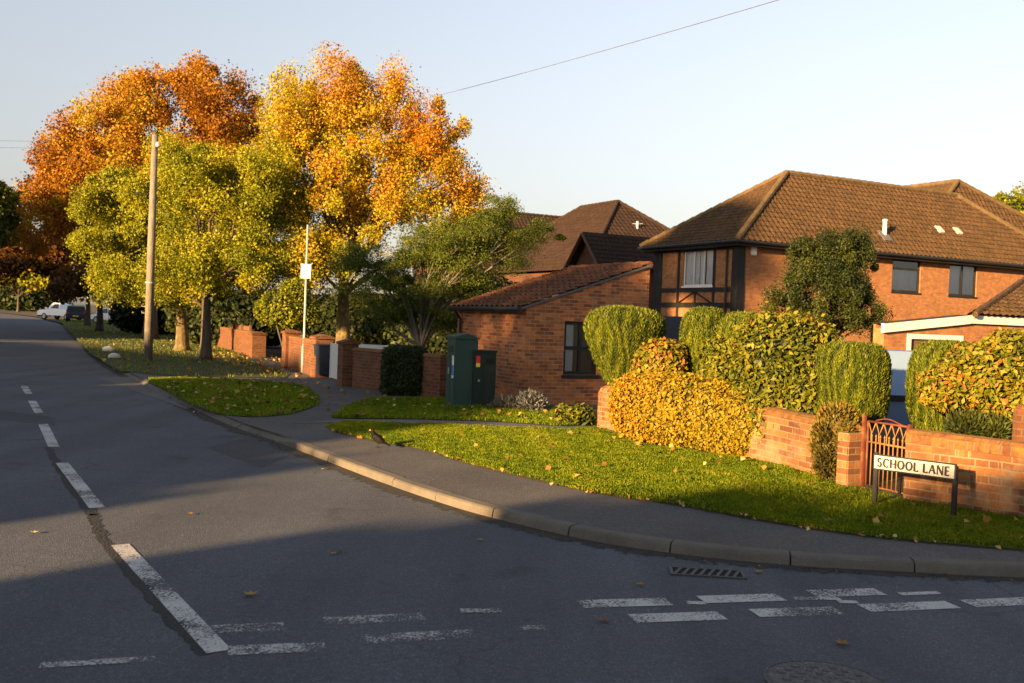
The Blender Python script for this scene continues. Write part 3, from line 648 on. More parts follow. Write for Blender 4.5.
def make_shrub(name, label, cat, base, shapes, mat, n, leaf, aspect=0.5, group=None, seed=1, style='leaf', lump=0.06, lump_f=2.5, jit=0.16, tone_fn=None, core=0.86, stem=None, stray_amt=0.14, hole=-9):
    """shapes: list of (centre local xyz, radii, exponent, taper) around base"""
    r = np.random.default_rng(seed); root = thing(name, label, cat, base, group=group)
    wts = np.array([s[1][0] * s[1][1] + s[1][0] * s[1][2] + s[1][1] * s[1][2] for s in shapes]); wts /= wts.sum()
    VV = []; TT = []; EV = []; EF = []; eo = 0
    for (c, rd, p, tp), wt in zip(shapes, wts):
        k = int(n * wt); rd = np.array(rd); c = np.array(c, float)
        def surf(d):
            rr = 1 / ((np.abs(d) ** p).sum(1) ** (1 / p) if p >= 4.9 else (np.hypot(d[:, 0], d[:, 1]) ** p + np.abs(d[:, 2]) ** p) ** (1 / p)); q = d * rr[:, None]
            q[:, :2] *= (1 + tp * q[:, 2:3] - abs(tp) * 0.3)
            lm = 1 + lump * vnoise(q * rd + c, lump_f, seed + 11)
            return q * lm[:, None] * rd
        d0 = unit(r.normal(size=(k, 3)) * (rd.max() / rd) ** 0.5) if p < 4.9 else unit(r.uniform(-1, 1, size=(k, 3)))
        S = surf(d0)
        depth = np.abs(r.normal(size=k)) * jit; stray = np.where(r.random(k) < 0.05, r.random(k) * stray_amt, 0); P = S * (1 - depth[:, None] + stray[:, None]) + r.normal(size=(k, 3)) * leaf * 0.25 + c
        nrm = unit(S / rd ** 2)
        if style == 'conifer':
            ax = unit(nrm * 0.45 + np.array((0, 0, 0.9)) + r.normal(size=(k, 3)) * 0.22); nm = unit(nrm + r.normal(size=(k, 3)) * 0.5)
        elif style == 'spike':
            ax = unit(nrm * 0.9 + np.array((0, 0, 0.5)) + r.normal(size=(k, 3)) * 0.35); nm = unit(r.normal(size=(k, 3)))
        else:
            nm = unit(nrm * 0.9 + np.array((0, 0, 0.35)) + r.normal(size=(k, 3)) * 0.75); ax = np.cross(nm, r.normal(size=(k, 3)))
        L = leaf * (0.5 + 1.0 * r.random(k))
        kp_ = vnoise(P, lump_f * 2.6, seed + 21, 2) > hole
        VV.append(leaves(P, ax, nm, L, L * aspect, 0.12)[kp_])
        tn = 0.5 + 0.22 * vnoise(P, lump_f * 1.3, seed + 5) + 0.17 * r.normal(size=k) - (0.8 if style == 'conifer' else 1.5) * depth + (0.0 if style == 'conifer' else 0.06)  # leaves deeper inside toned darker: shade of the hollows put into colour
        if style == 'conifer':
            az = np.arctan2(S[:, 1], S[:, 0]); tn += 0.28 * np.sin(az * 23 + 2.2 * np.sin(P[:, 2] * 6 + az * 5) + seed) + 0.1 * np.sin(az * 41 + P[:, 2] * 9)
        if tone_fn is not None: tn = tn + tone_fn(P + np.array((*base[:2], 0)))
        TT.append(tn[kp_])
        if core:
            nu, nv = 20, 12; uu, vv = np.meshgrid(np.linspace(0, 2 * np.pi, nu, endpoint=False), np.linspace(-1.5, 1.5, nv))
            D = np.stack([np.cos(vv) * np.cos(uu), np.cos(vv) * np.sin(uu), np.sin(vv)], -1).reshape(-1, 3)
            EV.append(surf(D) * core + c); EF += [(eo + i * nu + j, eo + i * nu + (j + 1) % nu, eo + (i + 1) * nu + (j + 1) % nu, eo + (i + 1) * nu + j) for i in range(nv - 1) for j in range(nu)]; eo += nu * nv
    V = np.concatenate(VV); T = np.concatenate(TT); ok = V[:, :, 2].min(1) > 0.0
    ev = np.concatenate(EV) if EV else None
    if ev is not None: ev[:, 2] = np.maximum(ev[:, 2], 0.0)
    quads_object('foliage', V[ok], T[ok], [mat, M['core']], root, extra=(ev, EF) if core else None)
    if stem:
        mb = MB()
        for q in stem: mb.tube(q[0], q[1], 7, False)
        mb.build('stem', M['bark'], root, recalc=False, smooth=True)
    return root

# ------------------------------------------------------------------ trees
# roadside trees, big ones first
BT = AT(342, 352, 36.5)
def warm_top(P): return 0.07 - 0.3 * np.clip((BT[0] - 0.5 - P[:, 0]) / 3, 0, 1) - 0.25 * np.clip((5.5 - P[:, 2]) / 3, 0, 1) + 0.28 * vnoise(P, 0.35, 91) + 0.02 * (P[:, 2] - 6)
make_tree('maple_tree', 'tall rounded amber and orange tree with sunlit trunk behind the gateway', 'tree', (BT[0], 36.5),
          [env(352, 205, 88, 100, 36.5), env(300, 205, 62, 100, 36.5), env(425, 205, 58, 88, 36.5), env(340, 115, 30, 62, 36.5, 2.2), env(385, 120, 28, 52, 36.5, 2.0), env(300, 120, 36, 52, 36.5, 2.0), env(440, 150, 30, 48, 36.5, 1.6), env(270, 190, 26, 80, 36.5, 2), env(345, 275, 70, 34, 34.6, 1.6), env(305, 270, 44, 40, 34.2, 1.4), env(465, 205, 20, 45, 36.5, 1.3)],
          M['lf_amber'], M['bark_lit'], 380, 0.62, 240000, 0.08, 0.28, 3.0, 'tall autumn trees along the road', 3, 1.35, tone_fn=warm_top)
make_tree('maple_tree', 'tallest broad orange tree rising behind the yellow green roadside trees', 'tree', (AT(150, 330, 52)[0], 52),
          [env(170, 165, 95, 85, 52), env(90, 205, 62, 75, 52), env(210, 130, 52, 62, 52), env(140, 110, 36, 45, 52, 2.5), env(55, 235, 42, 58, 52, 2.5), env(230, 180, 45, 90, 52), env(100, 150, 45, 40, 52, 2.5), env(205, 85, 38, 24, 52, 2.0), env(60, 175, 30, 22, 52, 2)],
          M['lf_orange'], M['bark'], 340, 0.95, 190000, 0.122, 0.35, 4.2, 'tall autumn trees along the road', 5, 0.95, tone_fn=lambda P: 0.25 * vnoise(P, 0.3, 17) + 0.03)
t1 = (AT(182, 352, 39.5)[0], 39.5)
make_tree('lime_tree', 'yellow green tree with forked sunlit trunk behind the utility pole', 'tree', t1,
          [env(145, 235, 58, 72, 38.5), env(120, 255, 44, 55, 38), env(185, 220, 50, 75, 39.5), env(165, 180, 40, 40, 39), env(110, 215, 30, 45, 38.5, 1.5), env(135, 290, 48, 30, 38, 1.5), env(185, 290, 40, 26, 38, 1.5), env(95, 235, 26, 50, 38, 1.5)],
          M['lf_yelgreen'], M['bark_lit'], 230, 0.60, 160000, 0.078, 0.26, 2.2, 'yellow green roadside trees', 11, 0.9, lean=(-0.1, 0))
t2 = (AT(205, 360, 33)[0], 33)
make_tree('lime_tree', 'yellow green tree with shaded straight trunk right of the utility pole', 'tree', t2,
          [env(225, 235, 55, 70, 34), env(245, 265, 40, 48, 33), env(205, 190, 42, 45, 34), env(255, 200, 28, 60, 34, 1.6), env(195, 275, 45, 38, 33, 1.5), env(250, 278, 36, 26, 33, 1.5)],
          M['lf_yelgreen'], M['bark'], 210, 0.55, 145000, 0.074, 0.2, 2.1, 'yellow green roadside trees', 13, 0.9)
# russet trees down the road
for k, (px, Y, envs, m, lb) in enumerate([
        (88, 80, [env(45, 245, 42, 60, 78), env(20, 265, 30, 38, 78, 2.5), env(75, 270, 40, 45, 78), env(95, 240, 35, 50, 78)], 'lf_brown', 'dark russet tree over the far parked cars'),
        (100, 64, [env(105, 262, 45, 48, 64), env(130, 275, 30, 38, 64), env(75, 285, 30, 22, 64, 2)], 'lf_brown', 'shaded russet tree left of the yellow green trees'),
        (-18, 47, [env(-24, 225, 32, 60, 47), env(-10, 208, 20, 28, 47, 1.4)], 'lf_green', 'dark green tree at the left edge of the road'),
        (18, 170, [env(20, 268, 26, 30, 170), env(-10, 262, 26, 34, 170), env(45, 272, 20, 26, 170)], 'lf_yelgreen', 'pale distant tree at the bend of the road'),
        (-5, 120, [env(-2, 260, 22, 40, 120), env(-20, 250, 25, 55, 120)], 'lf_brown', 'far russet tree at the left edge beyond the bend')]):
    b = AT(px, 310, Y)
    make_tree('roadside_tree', lb, 'tree', (b[0], Y), envs, M[m], M['bark'], 110, 0.013 * Y, 26000, 0.0036 * Y, 0.22, 2.6, None, 40 + k, 0.9, limbs=14)
# soft green tree beside the small brick outbuilding
gb = AT(420, 372, 24.0)
make_tree('robinia_tree', 'loose feathery green tree with pale spreading branches beside the brick outbuilding', 'tree', (gb[0], 24.0),
          [env(430, 255, 55, 45, 24), env(385, 282, 45, 36, 24), env(480, 250, 50, 42, 24), env(500, 215, 30, 20, 24, 0.7), env(535, 240, 30, 18, 24, 0.6), env(400, 315, 45, 24, 24, 0.9), env(350, 262, 22, 22, 24, .6), env(460, 290, 40, 30, 24, 0.9), env(440, 320, 28, 22, 24, .7)],
          M['lf_green'], M['bark_pale'], 300, 0.34, 140000, 0.048, 0.13, 1.0, None, 21, 0.55, limbs=34, aspect=0.42, droop=0.4, shell=0.3, gap=-.36)
# evergreen in front of the house
eb = AT(828, 340, 27.0)
make_tree('bay_tree', 'dense dark evergreen tree against the brick house front', 'tree', (eb[0], 27.0),
          [env(828, 310, 46, 45, 27), env(828, 285, 42, 50, 27), env(834, 255, 24, 32, 27, .8), env(812, 265, 24, 34, 27, .8), env(855, 275, 24, 40, 27, .8), env(856, 318, 30, 30, 27, .9), env(790, 312, 26, 26, 27, .8)],
          M['lf_dark'], M['bark'], 210, 0.3, 95000, 0.065, 0.12, 1.2, None, 23, 1.1, limbs=18, aspect=0.45, gap=-0.5, tone_fn=lambda P: 0.15 + 0 * P[:, 0])
rb = AT(1015, 300, 72)
make_tree('oak_tree', 'distant green tree showing above the right end of the house roof', 'tree', (rb[0], 72.0),
          [env(1015, 225, 26, 38, 72), env(1035, 230, 34, 44, 72), env(1000, 225, 18, 26, 72, 1.5)], M['lf_yelgreen'], M['bark'], 90, 0.8, 24000, 0.2, 0.25, 4.0, None, 27, 0.9, limbs=12, tone_fn=lambda P: -0.15 + 0 * P[:, 0])

# background hedges and shrubs behind the garden walls
for k, (px, py, Y, rx, ry, m, lb, dp) in enumerate([
        (375, 325, 42, 100, 30, 'lf_dark', 'dark hedge behind the white gate under the amber tree', 1.6),
        (240, 318, 47, 75, 26, 'lf_dark', 'dark shrubbery behind the roadside tree trunks', 2),
        (287, 308, 31.2, 26, 22, 'lf_yelgreen', 'sunlit golden shrub overhanging the brick wall by the slim notice post', 0.7),
        (158, 312, 62, 44, 18, 'lf_dark', 'dark shrubbery behind the far roadside trees', 2),
        (25, 290, 190, 45, 12, 'lf_dark', 'low dark hedge on the bank at the bend of the road', 4),
        (460, 328, 33, 75, 56, 'lf_dark', 'dark hedge behind the feathery green tree', 1.5)]):
    c = AT(px, py, Y); zc = max(c[2], 0.6); s = Y / 1000
    make_shrub('hedge', lb, 'hedge', (c[0], Y), ([((.25, 0, zc + .45), (.6, .5, .45), 2.3, 0.0), ((-.55, .1, zc - .1), (.5, .5, .4), 2.3, 0.0), ((.5, .1, zc - .1), (.5, .5, .5), 2.3, 0.0)] if k == 2 else []) + [((0, 0, zc), (rx * s, dp, ry * s if zc - ry * s < 0.2 or k == 2 else zc), 2.6, 0.0)], M[m], 14000, (0.0026 if k == 2 else 0.0042) * Y, 0.7, None, 60 + k, lump=0.3 if k == 2 else 0.14, lump_f=2.0 if k == 2 else 0.8, jit=0.2 if k == 2 else .12, hole=-.3 if k == 2 else -9, tone_fn=(lambda P: -0.2 + 0.3 * vnoise(P, 2.2, 77)) if k == 2 else None, core=0.7 if k == 2 else .86, stem=[([(0, 0, -.02), (.05, 0, zc)], [.05, .035]), ([(0, 0, .3), (.3, 0, zc + .4)], [.035, .02]), ([(0, 0, .3), (-.5, .1, zc)], [.035, .02])] if k == 2 else None)

# ------------------------------------------------------------------ front garden hedges
def shr(px, py, Y, rx, ry, dep=None, p=2.6, tp=0.0):
    c = AT(px, py, Y); s = Y / 1000; return c, (rx * s, dep if dep else rx * s, ry * s), p, tp
def garden(name, label, px, Y, shp, mat, n, leaf, **kw):
    bx_ = AT(px, 430, Y)[0]; out = []
    for (c, rd, p, tp) in shp: out.append(((c[0] - bx_, c[1] - Y, c[2]), rd, p, tp))
    kw.setdefault('stem', [([(q[0][0] * .5, q[0][1] * .5, -.02), (q[0][0] * .8, q[0][1] * .8, q[0][2] * .5), q[0]], [.035, .03, .02]) for q in out])
    return make_shrub(name, label, 'shrub' if 'hedge' not in name else 'hedge', (bx_, Y), out, mat, n, leaf, **kw)
def dark_low(P): return 0 * P[:, 0]
ORB = 'clipped golden conifers behind the garden wall'
garden('topiary_conifer', 'clipped conifer shaped like a mushroom cap at the left end of the row', 624, 16.0, [shr(624, 349, 16.0, 39.1, 41.8, None, 2.9, 0.42)], M['lf_conifer'], 94500, 0.04, aspect=0.28, group=ORB, seed=101, style='conifer', stray_amt=.03, lump=0.03, lump_f=5, jit=0.05, core=0.93, stem=[([(0, 0, 0), (0, 0, 1.0)], [0.08, 0.07])])
garden('topiary_conifer', 'narrow clipped conifer column between the orange shrubs', 704, 15.6, [shr(704, 352, 15.6, 24.2, 43.7, None, 3.6, 0.05)], M['lf_conifer'], 62100, 0.04, aspect=0.28, group=ORB, seed=102, style='conifer', stray_amt=.03, lump=0.03, lump_f=5, jit=0.05, core=0.93)
garden('topiary_conifer', 'clipped conifer column half hidden behind the big glossy shrub', 740, 15.2, [shr(741, 358, 15.2, 25.1, 45.6, None, 3.4, 0.05)], M['lf_conifer'], 59400, 0.04, aspect=0.28, group=ORB, seed=103, style='conifer', stray_amt=.03, lump=0.03, lump_f=5, jit=0.05, core=0.93)
garden('topiary_conifer', 'clipped rounded conifer drum just left of the red gate', 851, 12.8, [shr(851, 385, 12.8, 36.3, 41.8, None, 4.2, 0.03)], M['lf_conifer'], 108000, 0.04, aspect=0.28, group=ORB, seed=104, style='conifer', stray_amt=.03, lump=0.03, lump_f=6, jit=0.05, core=0.93)
garden('topiary_conifer', 'clipped conifer drum right of the blue vehicle, partly covered by a bronze shrub', 945, 12.0, [shr(945, 388, 12.0, 34.4, 45.6, None, 3.6, 0.0)], M['lf_conifer'], 99900, 0.04, aspect=0.28, group=ORB, seed=105, style='conifer', stray_amt=.03, lump=0.03, lump_f=6, jit=0.05, core=0.93)
garden('golden_hedge', 'low billowing golden orange hedge spilling over the garden wall', 685, 14.2, [shr(642, 407, 14.6, 33, 34, 0.5, 2.8), shr(665, 408, 14.5, 40, 36, 0.5, 2.8), shr(695, 412, 14.2, 44, 38, 0.5, 2.8), shr(724, 418, 13.8, 36, 38, 0.45, 2.8), shr(746, 424, 13.35, 26, 36, 0.35, 2.8), shr(735, 440, 13.3, 30, 18, .3, 2.4)], M['lf_gold'], 60000, 0.04, aspect=0.75, seed=106, hole=-9, stray_amt=.2, lump=0.11, lump_f=3, jit=0.08, core=0.9, tone_fn=lambda P: 0.22 - 0.26 * (P[:, 0] - 1.6))
garden('orange_shrub', 'small orange leaved shrub behind the low golden hedge, between two conifers', 660, 15.4, [shr(662, 363, 15.4, 26, 22, 0.4), shr(655, 375, 15.4, 24, 20, 0.4)], M['lf_photinia'], 9000, 0.07, aspect=0.6, seed=107, hole=-0.72, stray_amt=.2, lump=0.12, lump_f=5, jit=0.15, core=0.82, tone_fn=lambda P: 0.3 + 0 * P[:, 0])
garden('orange_shrub', 'small green and orange shrub wedged behind the second conifer column', 722, 15.0, [shr(716, 362, 15.0, 18, 24, 0.3)], M['lf_photinia'], 5000, 0.07, aspect=0.55, seed=108, hole=-0.72, stray_amt=.2, lump=0.12, lump_f=5, jit=0.15, core=0.82)
garden('glossy_shrub', 'big rounded glossy leaved shrub taller than the golden hedge', 783, 13.4, [shr(780, 365, 13.4, 50, 54, 0.6, 2.5), shr(800, 395, 13.2, 34, 42, 0.5), shr(765, 405, 13.3, 26, 44, 0.5), shr(815, 355, 13.4, 22, 34, 0.4), shr(795, 430, 12.85, 20, 18, .3), shr(775, 425, 13.0, 20, 22, .3)], M['lf_photinia'], 30000, 0.072, aspect=0.48, seed=109, hole=-0.72, stray_amt=.2, lump=0.10, lump_f=4, jit=0.17, core=0.82,
       tone_fn=lambda P: 0.12 * vnoise(P, 1.2, 44) + 0.1 * (P[:, 2] - 1.2))
garden('bronze_shrub', 'bronze and green spreading shrub overlapping the rightmost conifer drum', 985, 11.4, [shr(985, 378, 11.4, 44, 34, 0.5), shr(1012, 365, 11.4, 32, 36, 0.5), shr(945, 388, 11.25, 26, 22, 0.25), shr(1010, 405, 11.3, 34, 30, .4)], M['lf_photinia'], 24000, 0.066, aspect=0.48, seed=110, hole=-0.72, stray_amt=.2, lump=0.14, lump_f=4, jit=0.2, core=0.75, tone_fn=lambda P: 0.28 + 0.2 * vnoise(P, 2, 45))
garden('dark_shrub', 'low dark feathery shrub on top of the wall under the bronze shrub', 975, 11.0, [shr(968, 427, 11.0, 20, 15, 0.2), shr(990, 430, 11.0, 18, 14, .2)], M['lf_dark'], 6000, 0.07, aspect=0.3, seed=111, style='spike', lump=0.15, lump_f=5, jit=0.2, core=0.75, tone_fn=lambda P: 0.3 + 0 * P[:, 0])
garden('wall_climber', 'wispy brown green climber hanging over the wall beside the red gate', 836, 11.45, [shr(838, 424, 11.5, 22, 20, 0.18), shr(832, 450, 11.3, 18, 30, 0.16), shr(822, 440, 11.4, 12, 20, .12), shr(846, 444, 11.05, 9, 26, .12), shr(828, 462, 11.2, 16, 18, .14)], M['lf_climber'], 12000, 0.055, aspect=0.35, seed=112, style='spike', lump=0.25, lump_f=7, jit=0.3, core=0.6, tone_fn=lambda P: 0.25 * vnoise(P, 4, 46))
garden('box_hedge', 'dark square clipped hedge standing in front of the low brick wall', 405, 21.6, [shr(405, 372, 21.6, 23, 26, 0.45, 5.0)], M['lf_dark'], 16000, 0.05, aspect=0.6, seed=113, lump=0.04, lump_f=4, jit=0.07, core=0.9)
garden('silver_shrub', 'pale silvery shrub at the foot of the outbuilding wall', 531, 18.6, [shr(532, 405, 18.6, 15, 13, 0.25, 2.2)], M['lf_silver'], 3500, 0.09, aspect=0.25, seed=114, style='spike', lump=0.15, lump_f=6, jit=0.3, core=0.6)
garden('lavender', 'grey green lavender clump between the dark cabinet and the silvery shrub', 507, 18.7, [shr(507, 408, 18.7, 16, 11, 0.25, 2.2)], M['lf_silver'], 3000, 0.12, aspect=0.12, seed=115, style='spike', lump=0.15, lump_f=6, jit=0.3, core=0.6, tone_fn=lambda P: -0.5 + 0 * P[:, 0])
garden('young_shrub', 'small bright green shrub left of the rounded wall end', 580, 16.6, [shr(581, 418, 16.6, 14, 14, 0.2, 2.2), shr(562, 414, 16.8, 8, 9, .15, 2.2)], M['lf_photinia'], 1800, 0.08, aspect=0.4, seed=116, lump=0.2, lump_f=6, jit=0.35, core=0.0)

# ------------------------------------------------------------------ walls by the corner
def wall_run(pts, h0, thick, mat_w, root, cope=True, cope_h=0.13, name='wall_face', z0=-0.05):
    mb = MB(); mc = MB(); P = [np.array(p, float) for p in pts]; P2 = np.array(P)
    L_, R_ = ribbon(P2, (-thick / 2, thick / 2)); La, Ra = ribbon(P2, (-thick / 2 - 0.02, thick / 2 + 0.02))
    hs = h0 if hasattr(h0, '__len__') else [h0] * len(P); n = len(P)
    vs = []
    for i in range(n): vs += [(*L_[i], z0), (*R_[i], z0), (*R_[i], hs[i]), (*L_[i], hs[i])]
    fs = [(i * 4 + a, i * 4 + (a + 1) % 4, (i + 1) * 4 + (a + 1) % 4, (i + 1) * 4 + a) for i in range(n - 1) for a in range(4)]
    fs += [(0, 1, 2, 3), tuple(4 * (n - 1) + a for a in (3, 2, 1, 0))]
    mb.add(vs, fs)
    if cope:
        q = 7; vs = []
        for i in range(n):
            for k in range(q):
                a = math.pi * k / (q - 1); s = 0.5 + 0.5 * math.cos(a)
                p = La[i] * (1 - s) + Ra[i] * s; vs.append((*p, hs[i] + 0.003 + cope_h * (0.25 + 0.75 * math.sin(a)) if 0 < k < q - 1 else hs[i] + 0.003))
        fs = [(i * q + a, i * q + (a + 1) % q, (i + 1) * q + (a + 1) % q, (i + 1) * q + a) for i in range(n - 1) for a in range(q)]
        fs += [tuple(range(q)), tuple(range(n * q - 1, n * q - q - 1, -1))]
        mc.add(vs, fs); mc.build('coping', M['brick_cope'], root)
    mb.build(name, mat_w, root)

gw0, gw1 = G(864, 490), G(906, 500)
wl = thing('garden_wall', 'low old brick wall curving round the corner garden left of the red gate', 'wall')
wp = smooth_line([(1.72, 16.0), (2.2, 15.2), (2.75, 14.2), (3.15, 13.3), G(772, 462), G(830, 479), G(850, 486)], 6)
hh = np.interp(np.arange(len(wp)), [0, len(wp) * .2, len(wp) * .55, len(wp) - 1], [0.62, 0.7, 0.62, 0.60])
wall_run(wp, list(hh), 0.22, M['brick_wall'], wl, True, 0.09)
mb = MB(); mb.lathe([(0.24, -0.05), (0.24, 0.58), (0.2, 0.66), (0.1, 0.71), (0.01, 0.72)], (1.66, 16.1, 0), 20); mb.build('end_pier', M['brick_wall'], wl)
pr0 = G(855, 488)
MB().box(-0.10, 0.06, -0.12, 0.12, -0.05, 0.60).build('gate_pier', M['brick_wall'], wl, (pr0[0] - 0.04, pr0[1] + 0.05, 0), R(-60), 0.012)
wr = thing('garden_wall', 'low brick wall with rounded mossy coping behind the street name sign', 'wall')
wq = [G(908, 500), G(940, 505), G(980, 511), G(1024, 518), G(1075, 526), (6.6, 8.6), (9, 7.9)]
wq = smooth_line(wq, 6)
wall_run(wq, list(np.linspace(0.60, 0.56, len(wq))), 0.24, M['brick_wall'], wr, True, 0.14)
bp = AT(1019, 440, 10.6)
tp_ = MB(); tp_.box(-.05, .05, -.05, .05, 0, 0.93).prism([(-.05, .93), (.05, .93), (0, 1.0)], -.05, .05); tag(tp_.build('gate_post', M['brick_pier'], None, (bp[0], bp[1], 0)), 'short orange post standing behind the wall at the right edge', 'post')

# ------------------------------------------------------------------ iron gate
ga = np.array(gw0); gb_ = np.array(gw1); gl = np.linalg.norm(gb_ - ga); grz = math.atan2(gb_[1] - ga[1], gb_[0] - ga[0])
gate = thing('garden_gate', 'rusty red wrought iron garden gate with zigzag lattice top', 'gate', (ga[0], ga[1], 0), grz)
mb = MB(); ht = 0.75
for x in (0.02, gl - 0.02): mb.tube([(x, 0, 0.05), (x, 0, ht)], 0.013, 8)
mb.tube([(0.02, 0, 0.06), (gl - 0.02, 0, 0.06)], 0.011, 8); mb.tube([(0.02, 0, ht), (gl - 0.02, 0, ht)], 0.012, 8)
mb.tube([(0.02 + (gl - .04) * t, 0, ht + 0.05 * math.sin(math.pi * t) ** 2) for t in np.linspace(0.2, 0.95, 14)], 0.008, 6)
mb.build('frame', M['rust'], gate, smooth=True)
mb = MB(); mz = 0.53
mb.tube([(0.02, 0, mz), (gl - 0.02, 0, mz)], 0.011, 8)
nb = 9
for k in range(1, nb): x = 0.02 + (gl - .04) * k / nb; mb.tube([(x, 0, 0.06), (x, 0, mz + 0.055)], 0.0075, 6); mb.lathe([(0.002, 0), (.013, .012), (.004, .03), (.001, .04)], (x, 0, mz + 0.055), 6)
mb.build('bars', M['rusty'], gate, smooth=True)
mb = MB(); nz_ = 5
for k in range(nz_):
    x0 = 0.02 + (gl - .04) * k / nz_; x1 = 0.02 + (gl - .04) * (k + 1) / nz_; xm = (x0 + x1) / 2
    mb.tube([(x0, .004, ht), (xm, .004, mz + 0.09), (x1, .004, ht)], 0.008, 6); mb.tube([(xm, -.004, mz), (xm, -.004, mz + 0.1)], 0.007, 6)
mb.build('lattice', M['rusty'], gate, smooth=True)
MB().box(-0.06, -0.02, -0.02, 0.02, -0.03, 0.82).build('gate_post', M['rust'], gate, bevel=0.006)
MB().box(gl + 0.0, gl + 0.03, -0.025, 0.025, 0.0, 0.78).build('gate_post', M['rust'], gate, bevel=0.005)
MB().box(-0.1, gl + 0.1, -0.25, 0.1, -0.02, 0.03).build('threshold', M['apron'], gate, bevel=0.008)

# ------------------------------------------------------------------ street name sign
sA = np.array(G(873, 507)); sB = np.array(G(952, 520)); sl = np.linalg.norm(sB - sA); sz_ = math.atan2(sB[1] - sA[1], sB[0] - sA[0])
sg = thing('street_sign', 'white street name plate lettered SCHOOL LANE on two short black posts', 'sign', (sA[0], sA[1], 0), sz_)
for x in (0.0, sl): MB().box(x - 0.022, x + 0.022, 0.012, 0.05, -0.1, 0.535 if x == 0 else 0.50).build('post', M['black'], sg, bevel=0.005)
z0s, z1s = 0.385, 0.51
MB().box(-0.015, sl + 0.02, -0.008, 0.012, z0s - 0.012, z1s + 0.012).build('backing', M['black'], sg)
pl = MB().box(0.0, sl + 0.005, -0.0135, -0.008, z0s, z1s).build('name_plate', M['signwhite'], sg)
def letters(txt, x0, x1, zb, zt):
    H = zt - zb; words = [MB()]; th = 0.23; tn = 0.14; y = -0.0165
    def st(a, b, w):
        a = Vector((a[0], a[1])); b = Vector((b[0], b[1])); d = (b - a).normalized(); n = Vector((-d[1], d[0])) * w / 2; st_.append([a + n, a - n, b - n, b + n])
    def serif(x, z, w=0.24): st_.append([Vector((x - w / 2, z - 0.028)), Vector((x + w / 2, z - 0.028)), Vector((x + w / 2, z + 0.028)), Vector((x - w / 2, z + 0.028))])
    def arc(cx, cz, rx, rz, a0, a1):
        n = 18; P = []
        for k in range(n + 1):
            a = R(a0 + (a1 - a0) * k / n); wv = tn + (th - tn) * abs(math.cos(a)); P.append((Vector((cx + (rx + wv / 2) * math.cos(a), cz + (rz + wv / 2) * math.sin(a))), Vector((cx + (rx - wv / 2) * math.cos(a), cz + (rz - wv / 2) * math.sin(a)))))
        for k in range(n): st_.append([P[k][0], P[k][1], P[k + 1][1], P[k + 1][0]])
    W = {'S': 0.55, 'C': 0.7, 'H': 0.72, 'O': 0.8, 'L': 0.52, 'A': 0.72, 'N': 0.76, 'E': 0.52, ' ': 0.3}
    out = []; cx = 0
    for ch in txt:
        st_ = []
        if ch in 'HLNE': st((.1, 0), (.1, 1), th if ch != 'N' else tn); serif(.1, 0.028); serif(.1, .972)
        if ch == 'H': st((.62, 0), (.62, 1), th); st((.1, .5), (.62, .5), tn); serif(.62, 0.028); serif(.62, .972)
        if ch == 'L': st((.1, .04), (.5, .04), tn); st((.49, 0), (.49, .2), tn * .7)
        if ch == 'E': st((.1, .04), (.48, .04), tn); st((.1, .96), (.46, .96), tn); st((.1, .52), (.4, .52), tn); st((.47, 0), (.47, .17), tn * .6); st((.45, .83), (.45, 1), tn * .6); st((.39, .43), (.39, .61), tn * .6)
        if ch == 'N': st((.1, 1), (.66, 0), th); st((.66, 0), (.66, 1), tn); serif(.66, .972)
        if ch == 'A': st((.06, 0), (.36, 1), tn); st((.36, 1), (.66, 0), th); st((.17, .34), (.56, .34), tn * .9); serif(.06, .028, .2); serif(.66, .028, .22)
        if ch == 'O': arc(.4, .5, .31, .46, 0, 360)
        if ch == 'C': arc(.4, .5, .31, .46, 48, 312); st((.61, .72), (.61, .95), tn * .8)
        if ch == 'S': arc(.27, .73, .17, .22, 30, 270); arc(.27, .27, .19, .24, -150, 90); st((.42, .78), (.42, .97), tn * .8); st((.09, .04), (.09, .24), tn * .8)
        wi = txt[:txt.index(ch)].count(' ') if False else len(words) - 1
        if ch == ' ': words.append(MB()); wi = len(words) - 1
        for q in st_: out.append((wi, [(p[0] + cx, p[1]) for p in q]))
        cx += W[ch] + 0.1
    sx = (x1 - x0) / (cx - 0.1)
    for i, (wi, q) in enumerate(out):
        yy = y - 0.00003 * i; words[wi].add([(x0 + a * sx, yy, zb + b * H) for a, b in q], [(0, 1, 2, 3)])
    return words
for wd_ in letters('SCHOOL LANE', 0.03, sl - 0.035, z0s + 0.02, z1s - 0.02): wd_.build('lettering', M['black'], pl, recalc=False)

